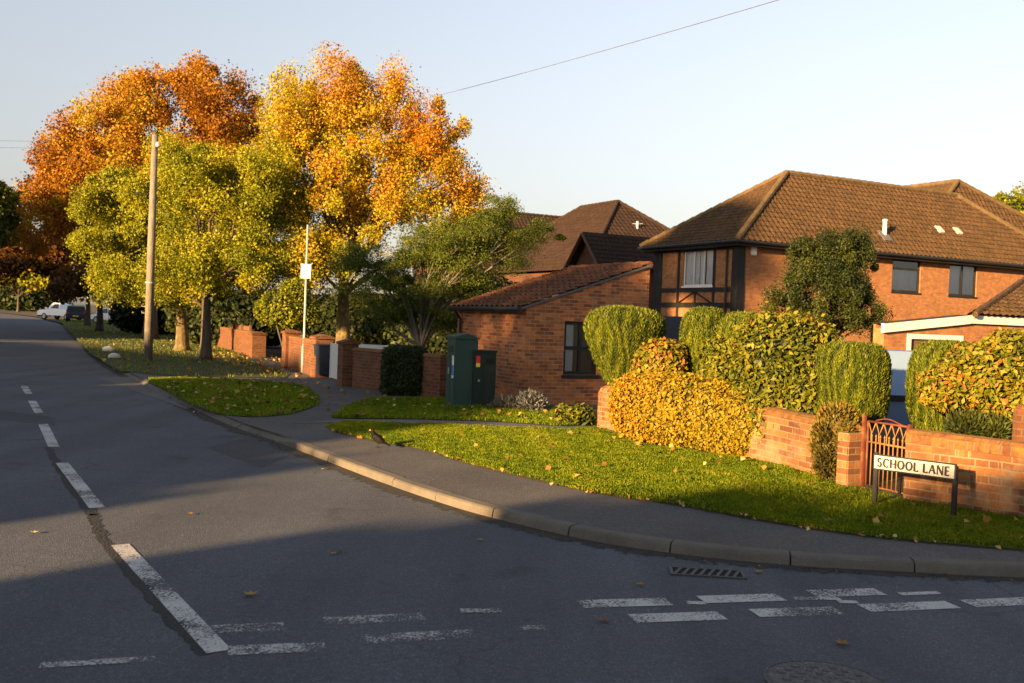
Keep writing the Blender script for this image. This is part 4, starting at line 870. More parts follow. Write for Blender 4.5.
# ------------------------------------------------------------------ blackbird
bb = thing('blackbird', 'blackbird standing upright at the edge of the pavement and lawn', 'bird', (*G(378, 447.5), 0.0), R(155)); bb.scale = (1.15, 1.15, 1.15)
def bird_body():
    mb = MB(); n = 14; rings = []
    # spine from tail tip to head, facing +x local
    sp = [(-0.155, .035, .006, .016), (-0.12, .045, .007, .017), (-0.085, .06, .012, .018), (-0.06, .073, .028, .028), (-0.025, .088, .042, .040), (0.015, .105, .046, .045), (0.045, .125, .040, .042), (0.062, .147, .030, .032), (0.072, .165, .026, .026), (0.08, .18, .025, .024), (0.09, .188, .020, .019), (0.1, .188, .010, .010)]
    vs = []
    for i, (x, z, a, b) in enumerate(sp):
        j0, j1 = max(i - 1, 0), min(i + 1, len(sp) - 1); t = Vector((sp[j1][0] - sp[j0][0], 0, sp[j1][1] - sp[j0][1])).normalized(); u_ = Vector((-t.z, 0, t.x))
        for k in range(n):
            an = 2 * math.pi * k / n; vs.append(Vector((x, 0, z)) + u_ * (a * math.sin(an)) + Vector((0, 1, 0)) * (b * math.cos(an)))
    m = len(sp); fs = [(i * n + k, i * n + (k + 1) % n, (i + 1) * n + (k + 1) % n, (i + 1) * n + k) for i in range(m - 1) for k in range(n)] + [tuple(range(n)), tuple(range(m * n - 1, m * n - n - 1, -1))]
    return mb.add(vs, fs)
bd = bird_body().build('body', M['plumage'], bb, smooth=True)
MB().lathe([(0.007, 0), (0.006, .008), (.003, .02), (.0006, .028)], n=8).build('beak', M['beak'], bb).matrix_local = Matrix.Translation((0.1, 0, .187)) @ Matrix.Rotation(R(95), 4, 'Y')
for s in (-1, 1):
    mb = MB(); vs = []
    for i in range(9):
        t = i / 8; x = 0.04 - 0.15 * t; zc = .118 - .07 * t; hgt = .034 * math.sin(math.pi * min(1, t * 1.1 + .12)) + .004
        off = .044 * (1 - t) ** 0.6 * 0.95 + .008
        for q in (-1, 0, 1): vs.append((x, s * (off + (0.006 if q == 0 else 0)), zc + q * hgt))
    mb.add(vs, [(i * 3 + q, i * 3 + q + 1, (i + 1) * 3 + q + 1, (i + 1) * 3 + q) for i in range(8) for q in (0, 1)])
    mb.build('wing', M['plumage'], bb, smooth=True)
    mb = MB(); mb.tube([(0.0, s * .018, .07), (-.006, s * .018, .04), (.006, s * .018, .006)], .0028, 6)
    for a in (-.5, 0, .5, 3.14): mb.tube([(.006, s * .018, .006), (.006 + .026 * math.cos(a), s * .018 + .026 * math.sin(a), .003)], .002, 5)
    mb.build('leg', M['timber'], bb)
    MB().lathe([(.0005, -.003), (.0035, 0), (.0005, .003)], n=8).build('eye', M['beak'], bb, (0.088, s * .021, .19))

# ------------------------------------------------------------------ posts, wires
pp = G(148, 361)
pole = thing('utility_pole', 'tall weathered wooden utility pole on the verge left of the tree trunks', 'utility pole', pp)
mb = MB(); mb.tube([(0, 0, -0.1), (0.0, 0, 3.5), (0.02, 0, 7.05)], [0.135, 0.118, 0.092], 14); mb.build('shaft', M['pole'], pole, smooth=True, recalc=False)
MB().tube([(0.0, -.0, 6.75), (0.14, -.06, 6.75)], 0.02, 8).lathe([(.04, 0), (.075, .02), (.08, .12), (.05, .16), (.01, .17)], (0.15, -.08, 6.66), 10).build('cable_joint', M['galv'], pole)
for z in (1.5, 1.7): MB().tube([(-.15, 0, z), (-.24, 0, z), (-.24, 0, z + .05)], 0.01, 6).build('step_iron', M['galv'], pole)
mb = MB().lathe([(.155, 2.43), (.155, 2.47)], n=14); mb.build('band', M['galv'], pole)
ptop = np.array((pp[0] + 0.02, pp[1], 6.95))
def cable(label, a, b, sag, r, grp=None):
    a = np.array(a); b = np.array(b); P = [a + (b - a) * t - np.array((0, 0, sag * 4 * t * (1 - t))) for t in np.linspace(0, 1, 24)]
    mb = MB(); mb.tube(P, r, 5); return tag(mb.build('overhead_cable', M['wire'], None, smooth=True), label, 'cable', grp)
a0 = AT(300, 128, 42); a1 = AT(440, 93, 34); a2 = AT(760, 0, 17)
d = np.array(a2) - np.array(a1)
cable('thin dark cable crossing the open sky above the roofs', np.array(a1) - d * 0.3, np.array(a2) + d * 0.45, 0.12, 0.007)
e0 = AT(-60, 139, 33); e1 = AT(-60, 145, 33)
cable('upper faint wire in the sky left of the orange trees', AT(75, 141, 48), AT(-60, 138.5, 44), 0.05, 0.006)
cable('lower faint wire in the sky left of the orange trees', AT(75, 148, 48), AT(-60, 145, 44), 0.05, 0.006)

lp = G(303, 373)
lamp = thing('sign_post', 'slim grey metal post carrying a small white notice by the brick wall', 'sign post', lp)
MB().tube([(0, 0, -.05), (0, 0, 0.75)], 0.06, 12).build('base', M['galv'], lamp, smooth=True)
MB().tube([(0, 0, .75), (0, 0, .8), (0, 0, 4.15)], [.06, .034, .028], 12).build('shaft', M['galv'], lamp, smooth=True, recalc=False)
npz = MB().box(-.14, .14, -.05, -.038, 2.65, 3.05).build('notice', M['white'], lamp, bevel=0.004)
nm_ = MB(); nm_.box(-.06, -.025, -.0535, -.0505, 2.76, 2.94).box(.03, .06, -.0535, -.0505, 2.82, 2.94).box(-.025, .06, -.0535, -.0505, 2.76, 2.79); nm_.build('print', M['grey_mark'], npz)

# white stones at the verge edge
for k, (px, py, s, lb) in enumerate([(108, 351.5, 0.24, 'larger white painted stone lying on the leafy verge edge'), (114, 358.5, 0.20, 'smaller white painted stone nearer the road on the verge edge')]):
    bm = bmesh.new(); bmesh.ops.create_icosphere(bm, subdivisions=3, radius=1)
    V = np.array([v.co[:] for v in bm.verts]); q = 1 + 0.22 * vnoise(V, 1.6, 70 + k)
    for v, qq in zip(bm.verts, q): v.co = Vector((v.co.x * s * 0.95 * qq, v.co.y * s * 0.6 * qq, max(-0.25, v.co.z) * s * 0.62 * qq))
    me = bpy.data.meshes.new('stone'); bm.to_mesh(me); bm.free(); me.materials.append(M['stone'])
    me.polygons.foreach_set('use_smooth', [True] * len(me.polygons))
    o = bpy.data.objects.new('painted_stone', me); COL.objects.link(o); o.location = (*G(px, py), 0.05); tag(o, lb, 'stone')

# ------------------------------------------------------------------ telecom cabinets
c0 = G(455, 407.5)
HA = R(27.8)
cb = thing('telecom_cabinet', 'tall dark green street cabinet with peaked lid and blue sticker', 'street cabinet', c0, R(20))
def loc_on(px, py, org, rz, plane, val):
    n = (math.cos(rz), math.sin(rz), 0) if plane == 'x' else (-math.sin(rz), math.cos(rz), 0)
    p0 = (org[0] + n[0] * val, org[1] + n[1] * val, 0); h = HIT(px, py, p0, n); d = h[:2] - np.array(org[:2])
    return (d[0] * math.cos(rz) + d[1] * math.sin(rz), -d[0] * math.sin(rz) + d[1] * math.cos(rz), h[2])
MB().box(-0.02, 0.42, 0.0, 0.62, -0.05, 1.30).build('body', M['cab'], cb, bevel=0.012)
mb = MB(); mb.prism([(-0.04, 1.303), (0.44, 1.303), (0.44, 1.33), (0.2, 1.41), (-0.04, 1.35)], -0.02, 0.64); mb.build('lid', M['cab'], cb)
MB().box(-0.028, -0.0205, 0.05, 0.57, 0.12, 1.22).build('door', M['cab'], cb)
MB().box(-0.05, -0.0285, 0.38, 0.41, 0.62, 0.74).build('handle', M['galv'], cb)
for k in range(5): MB().box(-0.0315, -0.0285, 0.12, 0.5, 1.05 + k * .025, 1.06 + k * .025).build('vent_slot', M['hole'], cb)
MB().box(-.06, .46, -.04, .66, -.05, .045).build('plinth', M['apron'], cb, bevel=.01)
MB().box(-.0325, -.0285, .30, .304, .12, 1.02).build('door_seam', M['hole'], cb)
st1 = MB().box(-0.0315, -0.0285, 0.08, 0.2, 0.55, 0.98).build('sticker', M['white'], cb)
MB().box(-0.0345, -0.032, 0.085, 0.195, 0.60, 0.80).build('sticker_panel', M['sticker_blue'], st1)
c1 = G(467, 407)
c2b = thing('telecom_cabinet', 'shorter blackish green street cabinet with red and yellow warning label', 'street cabinet', (c1[0] + 0.06, c1[1] - 0.02), R(20))
MB().box(0.0, 0.46, -0.12, 0.30, -0.05, 1.06).build('body', M['cab2'], c2b, bevel=0.012)
MB().box(-0.015, 0.475, -0.135, 0.31, 1.063, 1.10).build('lid', M['cab2'], c2b, bevel=0.008)
MB().box(0.2, 0.45, -0.128, -0.1205, 0.08, 1.0).build('door', M['cab2'], c2b)
w1 = MB().box(0.05, 0.13, -0.124, -0.121, 0.86, 0.99).build('warning_label', M['sticker_red'], c2b)
MB().box(0.05, 0.13, -0.1236, -0.121, 0.78, 0.855).build('label_panel', M['sticker_yellow'], w1)
MB().box(-.03, .49, -.15, .33, -.05, .035).build('plinth', M['apron'], c2b, bevel=.01)
for k in range(6): MB().box(.25, .42, -.1315, -.1285, .84 + k * .02, .848 + k * .02).build('vent_slot', M['hole'], c2b)
MB().box(0.1, 0.13, -0.135, -0.121, 0.5, 0.54).build('lock', M['galv'], c2b)

# ------------------------------------------------------------------ buildings
def wall_panel(mb, axis, val, thick, u0, u1, z0, z1, holes):
    """wall with openings; axis 'y': plane y=val running along x, thickness towards +y; axis 'x' likewise"""
    us = sorted({u0, u1, *[h[0] for h in holes], *[h[1] for h in holes]}); zs = sorted({z0, z1, *[h[2] for h in holes], *[h[3] for h in holes]})
    for i in range(len(us) - 1):
        for j in range(len(zs) - 1):
            cu, cz = (us[i] + us[i + 1]) / 2, (zs[j] + zs[j + 1]) / 2
            if any(h[0] < cu < h[1] and h[2] < cz < h[3] for h in holes): continue
            if axis == 'y': mb.box(us[i], us[i + 1], val, val + thick, zs[j], zs[j + 1])
            else: mb.box(val, val + thick, us[i], us[i + 1], zs[j], zs[j + 1])
def clean(o):
    bm = bmesh.new(); bm.from_mesh(o.data); bmesh.ops.remove_doubles(bm, verts=bm.verts, dist=1e-4)
    seen = {}; kill = []
    for f in bm.faces:
        key = tuple(sorted(v.index for v in f.verts))
        if key in seen: kill += [f, seen[key]]
        else: seen[key] = f
    bmesh.ops.delete(bm, geom=list(set(kill)), context='FACES'); bmesh.ops.recalc_face_normals(bm, faces=bm.faces)
    bm.to_mesh(o.data); bm.free()
    o.data.uv_layers.remove(o.data.uv_layers[0]); add_uv(o.data); return o
def window(parent, axis, val, u0, u1, z0, z1, fmat, cols=1, transom=None, curtain=False, sill=None, fw=0.06):
    """a window in an opening: frame 60 mm back from the wall face, glass behind it, dark panel behind for the unlit room"""
    def bx(mb, a, b, c, d, e, f):      # a,b along; c,d depth from face; e,f height
        if axis == 'y': mb.box(a, b, val + c, val + d, e, f)
        else: mb.box(val + c, val + d, a, b, e, f)
    mb = MB(); g1 = 0.002
    bx(mb, u0 + g1, u1 - g1, .05, .11, z0 + g1, z0 + fw); bx(mb, u0 + g1, u1 - g1, .05, .11, z1 - fw, z1 - g1)
    bx(mb, u0 + g1, u0 + fw, .05, .11, z0 + fw, z1 - fw); bx(mb, u1 - fw, u1 - g1, .05, .11, z0 + fw, z1 - fw)
    for k in range(1, cols):
        u = u0 + (u1 - u0) * k / cols; bx(mb, u - fw * .45, u + fw * .45, .052, .108, z0 + fw, z1 - fw)
    if transom: zt = z0 + (z1 - z0) * transom; bx(mb, u0 + fw, u1 - fw, .054, .106, zt - fw * .5, zt + fw * .5)
    f = mb.build('window', fmat, parent)
    m2 = MB(); a_, b_, c_, d_ = u0 + fw * .5, u1 - fw * .5, z0 + fw * .5, z1 - fw * .5
    m2.add([(a_, val + .078, c_), (b_, val + .078, c_), (b_, val + .078, d_), (a_, val + .078, d_)] if axis == 'y' else [(val + .078, b_, c_), (val + .078, a_, c_), (val + .078, a_, d_), (val + .078, b_, d_)], [(0, 1, 2, 3)]); m2.build('glass', M['glass'], f, recalc=False)
    m3 = MB(); bx(m3, u0 - .05, u1 + .05, .36, .4, z0 - .05, z1 + .05); m3.build('unlit_room_panel', M['interior'], f)
    if curtain:
        m4 = MB()
        for cq in curtain:
            m4 = MB(); a, b = cq[:2]; za, zb = (z0 + (z1 - z0) * cq[2], z0 + (z1 - z0) * cq[3]) if len(cq) > 2 else (z0, z1); n = 24; vs = []
            for k in range(n + 1):
                u = u0 + (u1 - u0) * (a + (b - a) * k / n); dp = .13 + .014 * math.sin(k * 1.7)
                for zz in (za, zb): vs.append((u, val + dp, zz) if axis == 'y' else (val + dp, u, zz))
            m4.add(vs, [(2 * k, 2 * k + 2, 2 * k + 3, 2 * k + 1) for k in range(n)])
            m4.build('curtain', M['curtain'], f, recalc=False, smooth=True)
    m5 = MB(); bx(m5, u0 - .04, u1 + .04, -.04, .049, z0 - .07, z0 - .003); m5.build('sill', sill or fmat, f)
    return f
def tiled(mb, A, B, Cc, D, tw=0.25, th=0.30, amp=0.022, step=0.028, up=None):
    """pantiled slope: eave A->B, top D->C (trapezoid or triangle)"""
    A, B, Cc, D = [np.array(p, float) for p in (A, B, Cc, D)]; ex = (B - A) / np.linalg.norm(B - A)
    mid = (D + Cc) / 2 - (A + B) / 2; mid = mid - ex * np.dot(mid, ex); sl_ = np.linalg.norm(mid); ey = mid / sl_; nn = np.cross(ex, ey)
    if nn[2] < 0: nn = -nn
    xa0, xb0 = 0.0, np.dot(B - A, ex); xa1, xb1 = np.dot(D - A, ex), np.dot(Cc - A, ex)
    lo, hi = min(xa0, xa1), max(xb0, xb1); nx = int((hi - lo) / tw * 4) + 1; xs = lo + np.arange(nx + 1) * tw / 4
    rows = max(1, int(round(sl_ / th))); vs = []; nr = 0
    for r_ in range(rows):
        for v, h in ((r_ / rows, step), ((r_ + 1) / rows, 0.0)):
            l = xa0 + (xa1 - xa0) * v; rr = xb0 + (xb1 - xb0) * v
            for x in xs:
                xc = min(max(x, l), rr); ph = (xc / tw) % 1.0; wv = amp * (math.cos(2 * math.pi * ph)); vs.append(A + ex * xc + ey * (sl_ * v) + nn * (h + wv))
            nr += 1
    w_ = nx + 1; fs = [(i * w_ + j, i * w_ + j + 1, (i + 1) * w_ + j + 1, (i + 1) * w_ + j) for i in range(nr - 1) for j in range(nx)]
    mb.add(vs, fs)
def hip_roof(parent, mat, x0, x1, y0, y1, ze, ridge, tw=0.25, th=0.3, left=True, right=True, ridge_mat=None, name='roof'):
    """ridge: ((xa,ya,z),(xb,yb,z))"""
    a, b = ridge; mb = MB(); A, B, Cc, D = (x0, y0, ze), (x1, y0, ze), (x1, y1, ze), (x0, y1, ze)
    along_x = abs(b[0] - a[0]) >= abs(b[1] - a[1])
    if along_x: faces = [(A, B, b, a), (B, Cc, b, b), (Cc, D, a, b), (D, A, a, a)]; hips = [(A, a), (D, a), (B, b), (Cc, b), (a, b)]
    else: faces = [(A, B, a, a), (B, Cc, b, a), (Cc, D, b, b), (D, A, a, b)]; hips = [(A, a), (B, a), (Cc, b), (D, b), (a, b)]
    for p, q, r_, s in faces: tiled(mb, p, q, r_, s, tw, th)
    ro = mb.build(name, mat, parent, recalc=False)
    mr = MB()
    for p, q in hips:
        p = Vector(p); q = Vector(q); n = max(2, int((q - p).length / 0.4))
        for k in range(n): mr.tube([p.lerp(q, k / n) + Vector((0, 0, .02)), p.lerp(q, (k + .97) / n) + Vector((0, 0, .035))], [.11, .125], 8)
    mr.build('ridge_tiles', ridge_mat or M['ridge'], ro)
    return ro

# --- small outbuilding (monopitch)
OB = np.array((0.27, 20.25)); ob = thing('brick_outbuilding', 'small old red brick outbuilding with sloping pantile roof and black window', 'outbuilding', OB, HA)
oW, oD, zE, zR_ = 3.0, 3.3, 1.98, 3.0
wx0, _, wz1 = loc_on(565, 321, OB, HA, 'y', 0); wx1, _, wz0 = loc_on(597, 375, OB, HA, 'y', 0)
mb = MB(); wall_panel(mb, 'y', 0.0, 0.22, 0, oW, -0.05, zE - 0.02, [(wx0, wx1, wz0, wz1)])
mb.build('_w', M['brick_old'], ob)
o = bpy.data.objects['_w']; o.name = 'front_wall'; clean(o)
MB().prism([(0, zE - 0.018), (oW, zE - 0.018), (oW, zR_ - .02)], 0.0, 0.22).build('gable', M['brick_old'], ob)
MB().box(0.0, 0.22, 0.222, oD, -0.05, zE - 0.03).box(oW - 0.22, oW, 0.222, oD, -.05, zR_ - .05).box(.222, oW - .222, oD - .22, oD - .002, -.05, zE - .03).build('side_wall', M['brick_old'], ob)
MB().box(0.25, oW, 0.0, 0.4, wz0 - .6, wz0 - .55).build('plinth_course', M['brick_old'], ob).hide_render = False
bpy.data.objects.remove(bpy.data.objects['plinth_course'])
mb = MB(); tiled(mb, (-0.18, oD + .05, zE - .02), (-0.18, -0.06, zE - .02), (oW + .03, -0.06, zR_ + .03), (oW + .03, oD + .05, zR_ + .03), 0.24, 0.28, 0.03, 0.03)
rf = mb.build('roof', M['tile_pan'], ob, recalc=False)
mr = MB()
for k in range(7): mr.tube([(oW - .03, -0.05 + k * .48, zR_ + .0), (oW - .03, .4 + k * .48, zR_ + .01)], [.075, .085], 8)
mr.build('ridge_tiles', M['tile_pan'], rf)
mb = MB(); mb.prism([(-.16, zE - .07), (oW, zR_ - .035), (oW, zR_ + .015), (-.16, zE - .02)], -0.055, -0.004); mb.build('mortar_verge', M['apron'], ob)
MB().tube([(-0.22, -0.1, zE - .06), (-0.22, oD, zE - .06)], 0.055, 10).tube([(-.2, oD - .25, zE - .1), (-.06, oD - .25, zE - .3), (-.06, oD - .25, 0.02)], .035, 8).build('gutter', M['black'], ob)
window(ob, 'y', 0.0, wx0, wx1, wz0, wz1, M['timber'], 2, 0.5, curtain=[(.05, .35)], sill=M['timber'], fw=0.07)

# --- main house
HC = np.array((8.29, 37.2)); house = thing('brick_house', 'large brown tiled brick house with black timber framed end wall', 'house', HC, HA)
EZ, RZ, HL, HD = 4.95, 8.2, 19.6, 5.25
def hl(px, py, plane, val): return loc_on(px, py, HC, HA, plane, val)
wins = []
for (a, b, c, d_) in ((893, 257, 919.7, 293), (950, 262, 976, 297)):
    p = hl(a, b, 'y', 0); q = hl(c, d_, 'y', 0); wins.append((p[0], q[0], q[2], p[2]))
mb = MB(); wall_panel(mb, 'y', 0.0, 0.28, 0.0, HL, -0.1, EZ - 0.05, [w_ for w_ in wins] + [(3.2, 4.6, .9, 2.1), (7.0, 8.2, .9, 2.1)])
clean(mb.build('front_wall', M['brick_new'], house))
for k, w_ in enumerate(wins): window(house, 'y', 0.0, *w_[:2], *w_[2:], M['timber'], 1 if k == 0 else 2, 0.68 if k == 0 else None, curtain=([(0.02, .98)] if False else ([(.04, .96, .04, .66)] if k == 0 else [(.05, .45, .05, .9), (.55, .96)])), fw=0.07)
for w_ in ((3.2, 4.6, .9, 2.1), (7.0, 8.2, .9, 2.1)): window(house, 'y', 0.0, *w_, M['timber'], 2, None)
# timber end wall on x=0
p = hl(684, 250, 'x', 0); q = hl(712.5, 285.5, 'x', 0); tw = (q[1], p[1], q[2], p[2])
mb = MB(); wall_panel(mb, 'x', 0.0, 0.28, 0.282, HD, -0.1, EZ - 0.05, [tw])
clean(mb.build('end_wall', M['brick_new'], house))
MB().box(.282, HL, HD - .28, HD - .002, -.1, EZ - .05).box(HL - .28, HL - .002, .282, HD - .282, -.1, EZ - .05).build('back_wall', M['brick_new'], house)
window(house, 'x', 0.0, *tw, M['white'], 3, None, curtain=[(.02, .3), (.34, .5), (.52, .66), (.7, .98)], sill=M['white'], fw=0.055)
mb = MB()
zr = hl(700, 289, 'x', 0)[2]; zr2 = 2.55
ys = [hl(px, 270, 'x', 0)[1] for px in (660, 679, 714.5)]
def vpost(y, w_, z0, z1, t_=0.035): mb.box(-t_, -0.003, y - w_ / 2, y + w_ / 2, z0, z1)
vpost(ys[0], .34, -.05, EZ - .06); vpost(ys[1], .14, -.05, EZ - .06, .033); vpost(ys[2], .14, -.05, EZ - .06, .033); vpost(HD - .1, .2, -.05, EZ - .06)
mb.box(-.038, -.0035, .2, HD, zr - .12, zr + .05); mb.box(-.038, -.0035, .2, HD, zr2 - .1, zr2 + .1); mb.box(-.039, -.0037, .2, HD, EZ - .28, EZ - .062)
mb.box(-.036, -.0032, tw[0] - .1, tw[1] + .1, tw[2] - .14, tw[2] - .071)
ym = (ys[1] + ys[2]) / 2; vpost(ym, .09, zr2, zr - .1, .031)
for e_ in (ys[1], ys[2]): mb.bar((-.017, ym, zr - .1), (-.017, e_ + (ym - e_) * .12, zr2 + .1), .03, .13, (1, 0, 0))
mb.build('timber_frame', M['timber'], house)
mb = MB(); mb.box(-.055, .30, -.04, .30, -.05, EZ - .06); mb.build('corner_post', M['timber'], house)
ro = hip_roof(house, M['tile_main'], -0.45, HL + .45, -0.45, HD + .45, EZ, ((4.6, 2.62, RZ), (15.0, 2.62, RZ)), 0.26, 0.29, ridge_mat=M['ridge'])
MB().box(-.40, HL + .4, -.40, HD + .4, EZ - .2, EZ - .03).build('fascia', M['timber'], house)
MB().tube([(-.5, -.5, EZ - .06), (HL + .5, -.5, EZ - .06)], .06, 8).tube([(-.5, -.5, EZ - .06), (-.5, HD + .5, EZ - .06)], .06, 8).tube([(-.09, .55, EZ - .3), (-.09, .55, 0)], .04, 8).build('gutter', M['black'], house)
# wing behind, its hipped roof showing over the ridge
wg = hip_roof(house, M['tile_main'], 11.5, 30, 2.6, 16, EZ + .02, ((18.3, 5.2, 9.45), (18.3, 11.0, 9.45)), 0.3, 0.34, ridge_mat=M['ridge'], name='wing_roof')
MB().box(12, 29.4, HD + .01, 15.4, -.1, EZ - .03).build('wing_wall', M['brick_new'], house)
# roof furniture on the front slope
sy, sz = 2.62 + .45, RZ - EZ; nl = np.array((0, -sz, sy)) / math.hypot(sy, sz); ca, sa = math.cos(HA), math.sin(HA)
def roof_pt(px, py):
    n = (nl[0] * ca - nl[1] * sa, nl[0] * sa + nl[1] * ca, nl[2]); p0 = (HC[0] + .45 * sa, HC[1] - .45 * ca, EZ)
    h = HIT(px, py, p0, n); d = h[:2] - HC; return (d[0] * ca + d[1] * sa, -d[0] * sa + d[1] * ca, h[2])
f0 = roof_pt(884.5, 235)
fl = MB(); fl.tube([(f0[0], f0[1], f0[2] - .1), (f0[0], f0[1], f0[2] + .56)], .085, 12).lathe([(.085, .56), (.11, .58), (.11, .62), (.02, .66)], f0, 12); fl.build('flue', M['white'], house)
MB().bar((f0[0] - .05, f0[1] - .3, f0[2] - .3 + .05), (f0[0] - .05, f0[1] + .12, f0[2] + .12 + .05), .5, .03, tuple(nl)).build('flue_flashing', M['apron'], house)
for px, py in ((939.5, 230), (957.5, 231.5)):
    v = roof_pt(px, py); mb = MB(); mb.bar((v[0], v[1] - .15, v[2] - .13), (v[0], v[1] + .15, v[2] + .16), .34, .12, tuple(nl)); mb.build('tile_vent', M['stone'], house, bevel=.02)
ab = hl(753, 250, 'y', 0); MB().box(ab[0] - .13, ab[0] + .13, -.09, -.004, ab[2] - .2, ab[2] + .2).build('alarm_box', M['white'], house, bevel=.02)

# --- garage wing with white fascia
GC = np.array((AT(884, 334, 22)[0], 22.0)); ga_ = thing('brick_garage', 'low orange brick garage with white fascia and tiled roof', 'garage', GC, HA)
gs = loc_on(968, 318, GC, HA, 'y', 0)[0]
z_l = loc_on(884, 323.5, GC, HA, 'y', -.05)[2]; z_r = loc_on(968, 315, GC, HA, 'y', -.05)[2]
dx0, _, dz1 = loc_on(909, 336, GC, HA, 'y', 0); dx1 = loc_on(961, 338, GC, HA, 'y', 0)[0]
mb = MB(); wall_panel(mb, 'y', 0.0, .24, 0, 14.5, -.05, z_l - .2, [(dx0, dx1, 0.0, min(dz1, z_l - .201))])
clean(mb.build('front_wall', M['brick_new'], ga_))
mb = MB(); mb.prism([(0, z_l - .198), (dx1, z_l - .198), (dx1 + 0, z_l - .198), (14.5, z_l - .198), (14.5, z_r - .1), (gs, z_r - .1), (0, z_l - .1)], 0.0, .24); mb.build('gable', M['brick_new'], ga_)
MB().box(0, .24, .242, .3, -.05, z_l - .01).build('side_wall', M['brick_new'], ga_)
mb = MB(); mb.prism([(-.1, z_l - .2), (gs, z_r - .2), (gs, z_r), (-.1, z_l)], -.09, -.004); mb.build('bargeboard', M['white'], ga_)
MB().box(gs + .003, 14.6, -.09, -.004, z_r - .19, z_r).build('fascia', M['white'], ga_)
mb = MB(); mb.add([(-.1, -.1, z_l + .005), (gs, -.1, z_r + .005), (gs, .3, z_r + .005), (-.1, .3, z_l + .005)], [(0, 1, 2, 3)]); mb.build('flat_roof', M['seam'], ga_, recalc=False)
ge = z_r + .02; mb = MB(); tiled(mb, (gs - .02, -.2, ge), (15, -.2, ge), (15, 3.4, ge + 1.85), (gs + 8, 3.4, ge + 1.85), .22, .22); tiled(mb, (15, 6.6, ge), (gs + 8, 6.6, ge), (gs + 8, 3.4, ge + 1.85), (15, 3.4, ge + 1.85), .22, .22)
rf = mb.build('roof', M['tile_main'], ga_, recalc=False)
mr = MB()
for p, q in (((gs - .02, -.2, ge), (gs + 8, 3.4, ge + 1.85)), ((gs + 8, 3.4, ge + 1.85), (15, 3.4, ge + 1.85))):
    p = Vector(p); q = Vector(q)
    for k in range(15): mr.tube([p.lerp(q, k / 15) + Vector((0, 0, .0)), p.lerp(q, (k + .97) / 15) + Vector((0, 0, .015))], [.07, .08], 8)
mr.build('ridge_tiles', M['tile_main'], rf)
mb = MB(); mb.add([(gs, -.15, ge - .1), (gs + 8, 3.4, ge - .1), (gs + 8, 3.4, ge + 1.75)], [(0, 1, 2)]); mb.add([(gs + 8.02, 3.4, 0), (gs + 8.02, 6.4, 0), (gs + 8.02, 6.4, ge), (gs + 8.02, 3.4, ge + 1.75)], [(0, 1, 2, 3)]); mb.build('end_gable', M['brick_new'], ga_, recalc=False)
dz = min(dz1, z_l - .201)
dr = MB(); dr.box(dx0 - .06, dx0 + .06, -.02, .1, 0, dz + .05).box(dx1 - .06, dx1 + .06, -.02, .1, 0, dz + .05).box(dx0 + .061, dx1 - .061, -.02, .1, dz - .06, dz + .05); fr_ = dr.build('door_frame', M['white'], ga_)
mb = MB(); mb.box(dx0 + .062, dx1 - .062, .06, .1, .02, dz - .062)
for k in range(6): mb.box(dx0 + .1, dx1 - .1, .045, .0585, .1 + k * .26, .32 + k * .26)
mb.build('door', M['fence'], ga_)

# --- house behind, with gabled porch wing
B2 = np.array((AT(614, 300, 58)[0], 58.0)); h2 = thing('brown_roofed_house', 'house with steep dark brown hipped roof and small gabled wing behind the outbuilding', 'house', B2, HA)
az = AT(618, 202, 58)[2]
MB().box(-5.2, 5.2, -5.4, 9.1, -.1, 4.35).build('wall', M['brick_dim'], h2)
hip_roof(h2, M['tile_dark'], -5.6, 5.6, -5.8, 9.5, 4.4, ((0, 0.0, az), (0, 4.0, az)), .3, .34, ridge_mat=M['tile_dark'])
gz = AT(586, 232, 53)[2]; gx = loc_on(586, 232, B2, HA, 'y', -6.5)
x_, y_ = gx[0], -6.5; gz = gx[2]
mb = MB(); tiled(mb, (x_ - .2, y_ - 1.6, gz - 1.75), (x_ + 6, y_ - 1.6, gz - 1.75), (x_ + 6, y_, gz), (x_ - .2, y_, gz), .3, .3); tiled(mb, (x_ + 6, y_ + 1.6, gz - 1.75), (x_ - .2, y_ + 1.6, gz - 1.75), (x_ - .2, y_, gz), (x_ + 6, y_, gz), .3, .3)
mb.build('wing_roof', M['tile_dark'], h2, recalc=False)
mb = MB(); mb.prism([(y_ - 1.3, -.1), (y_ + 1.3, -.1), (y_ + 1.3, gz - 1.5), (y_, gz - .12), (y_ - 1.3, gz - 1.5)], x_ + .3, x_ + 5.8, 'x'); mb.build('wing_wall', M['brick_dim'], h2)
mb = MB()
for s in (-1, 1): mb.bar((x_ - .2, y_, gz - .08), (x_ - .2, y_ + s * 1.65, gz - 1.85), .06, .18, (1, 0, 0))
mb.build('bargeboard', M['fence'], h2)
vp = AT(637, 234, 56); dd = np.array(vp[:2]) - B2; lx, ly = dd[0] * ca + dd[1] * sa, -dd[0] * sa + dd[1] * ca
MB().tube([(lx, ly, vp[2] - .8), (lx, ly, vp[2] + .7)], .07, 8).bar((lx - .3, ly, vp[2] + .55), (lx + .35, ly, vp[2] + .6), .03, .03).build('vent_pipe', M['white'], h2)
# --- farther dark roof
B3 = np.array((AT(528, 300, 78)[0], 78.0)); h3 = thing('dark_roofed_house', 'distant house with long dark roof glimpsed between the green tree and brown roof', 'house', B3, HA)
rz = AT(525, 214, 78)[2]
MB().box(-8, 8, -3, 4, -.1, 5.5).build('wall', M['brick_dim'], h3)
hip_roof(h3, M['tile_dark'], -8.5, 9, -4, 5, 5.5, ((-6, .5, rz), (7.5, .5, rz)), .33, .36, ridge_mat=M['tile_dark'])

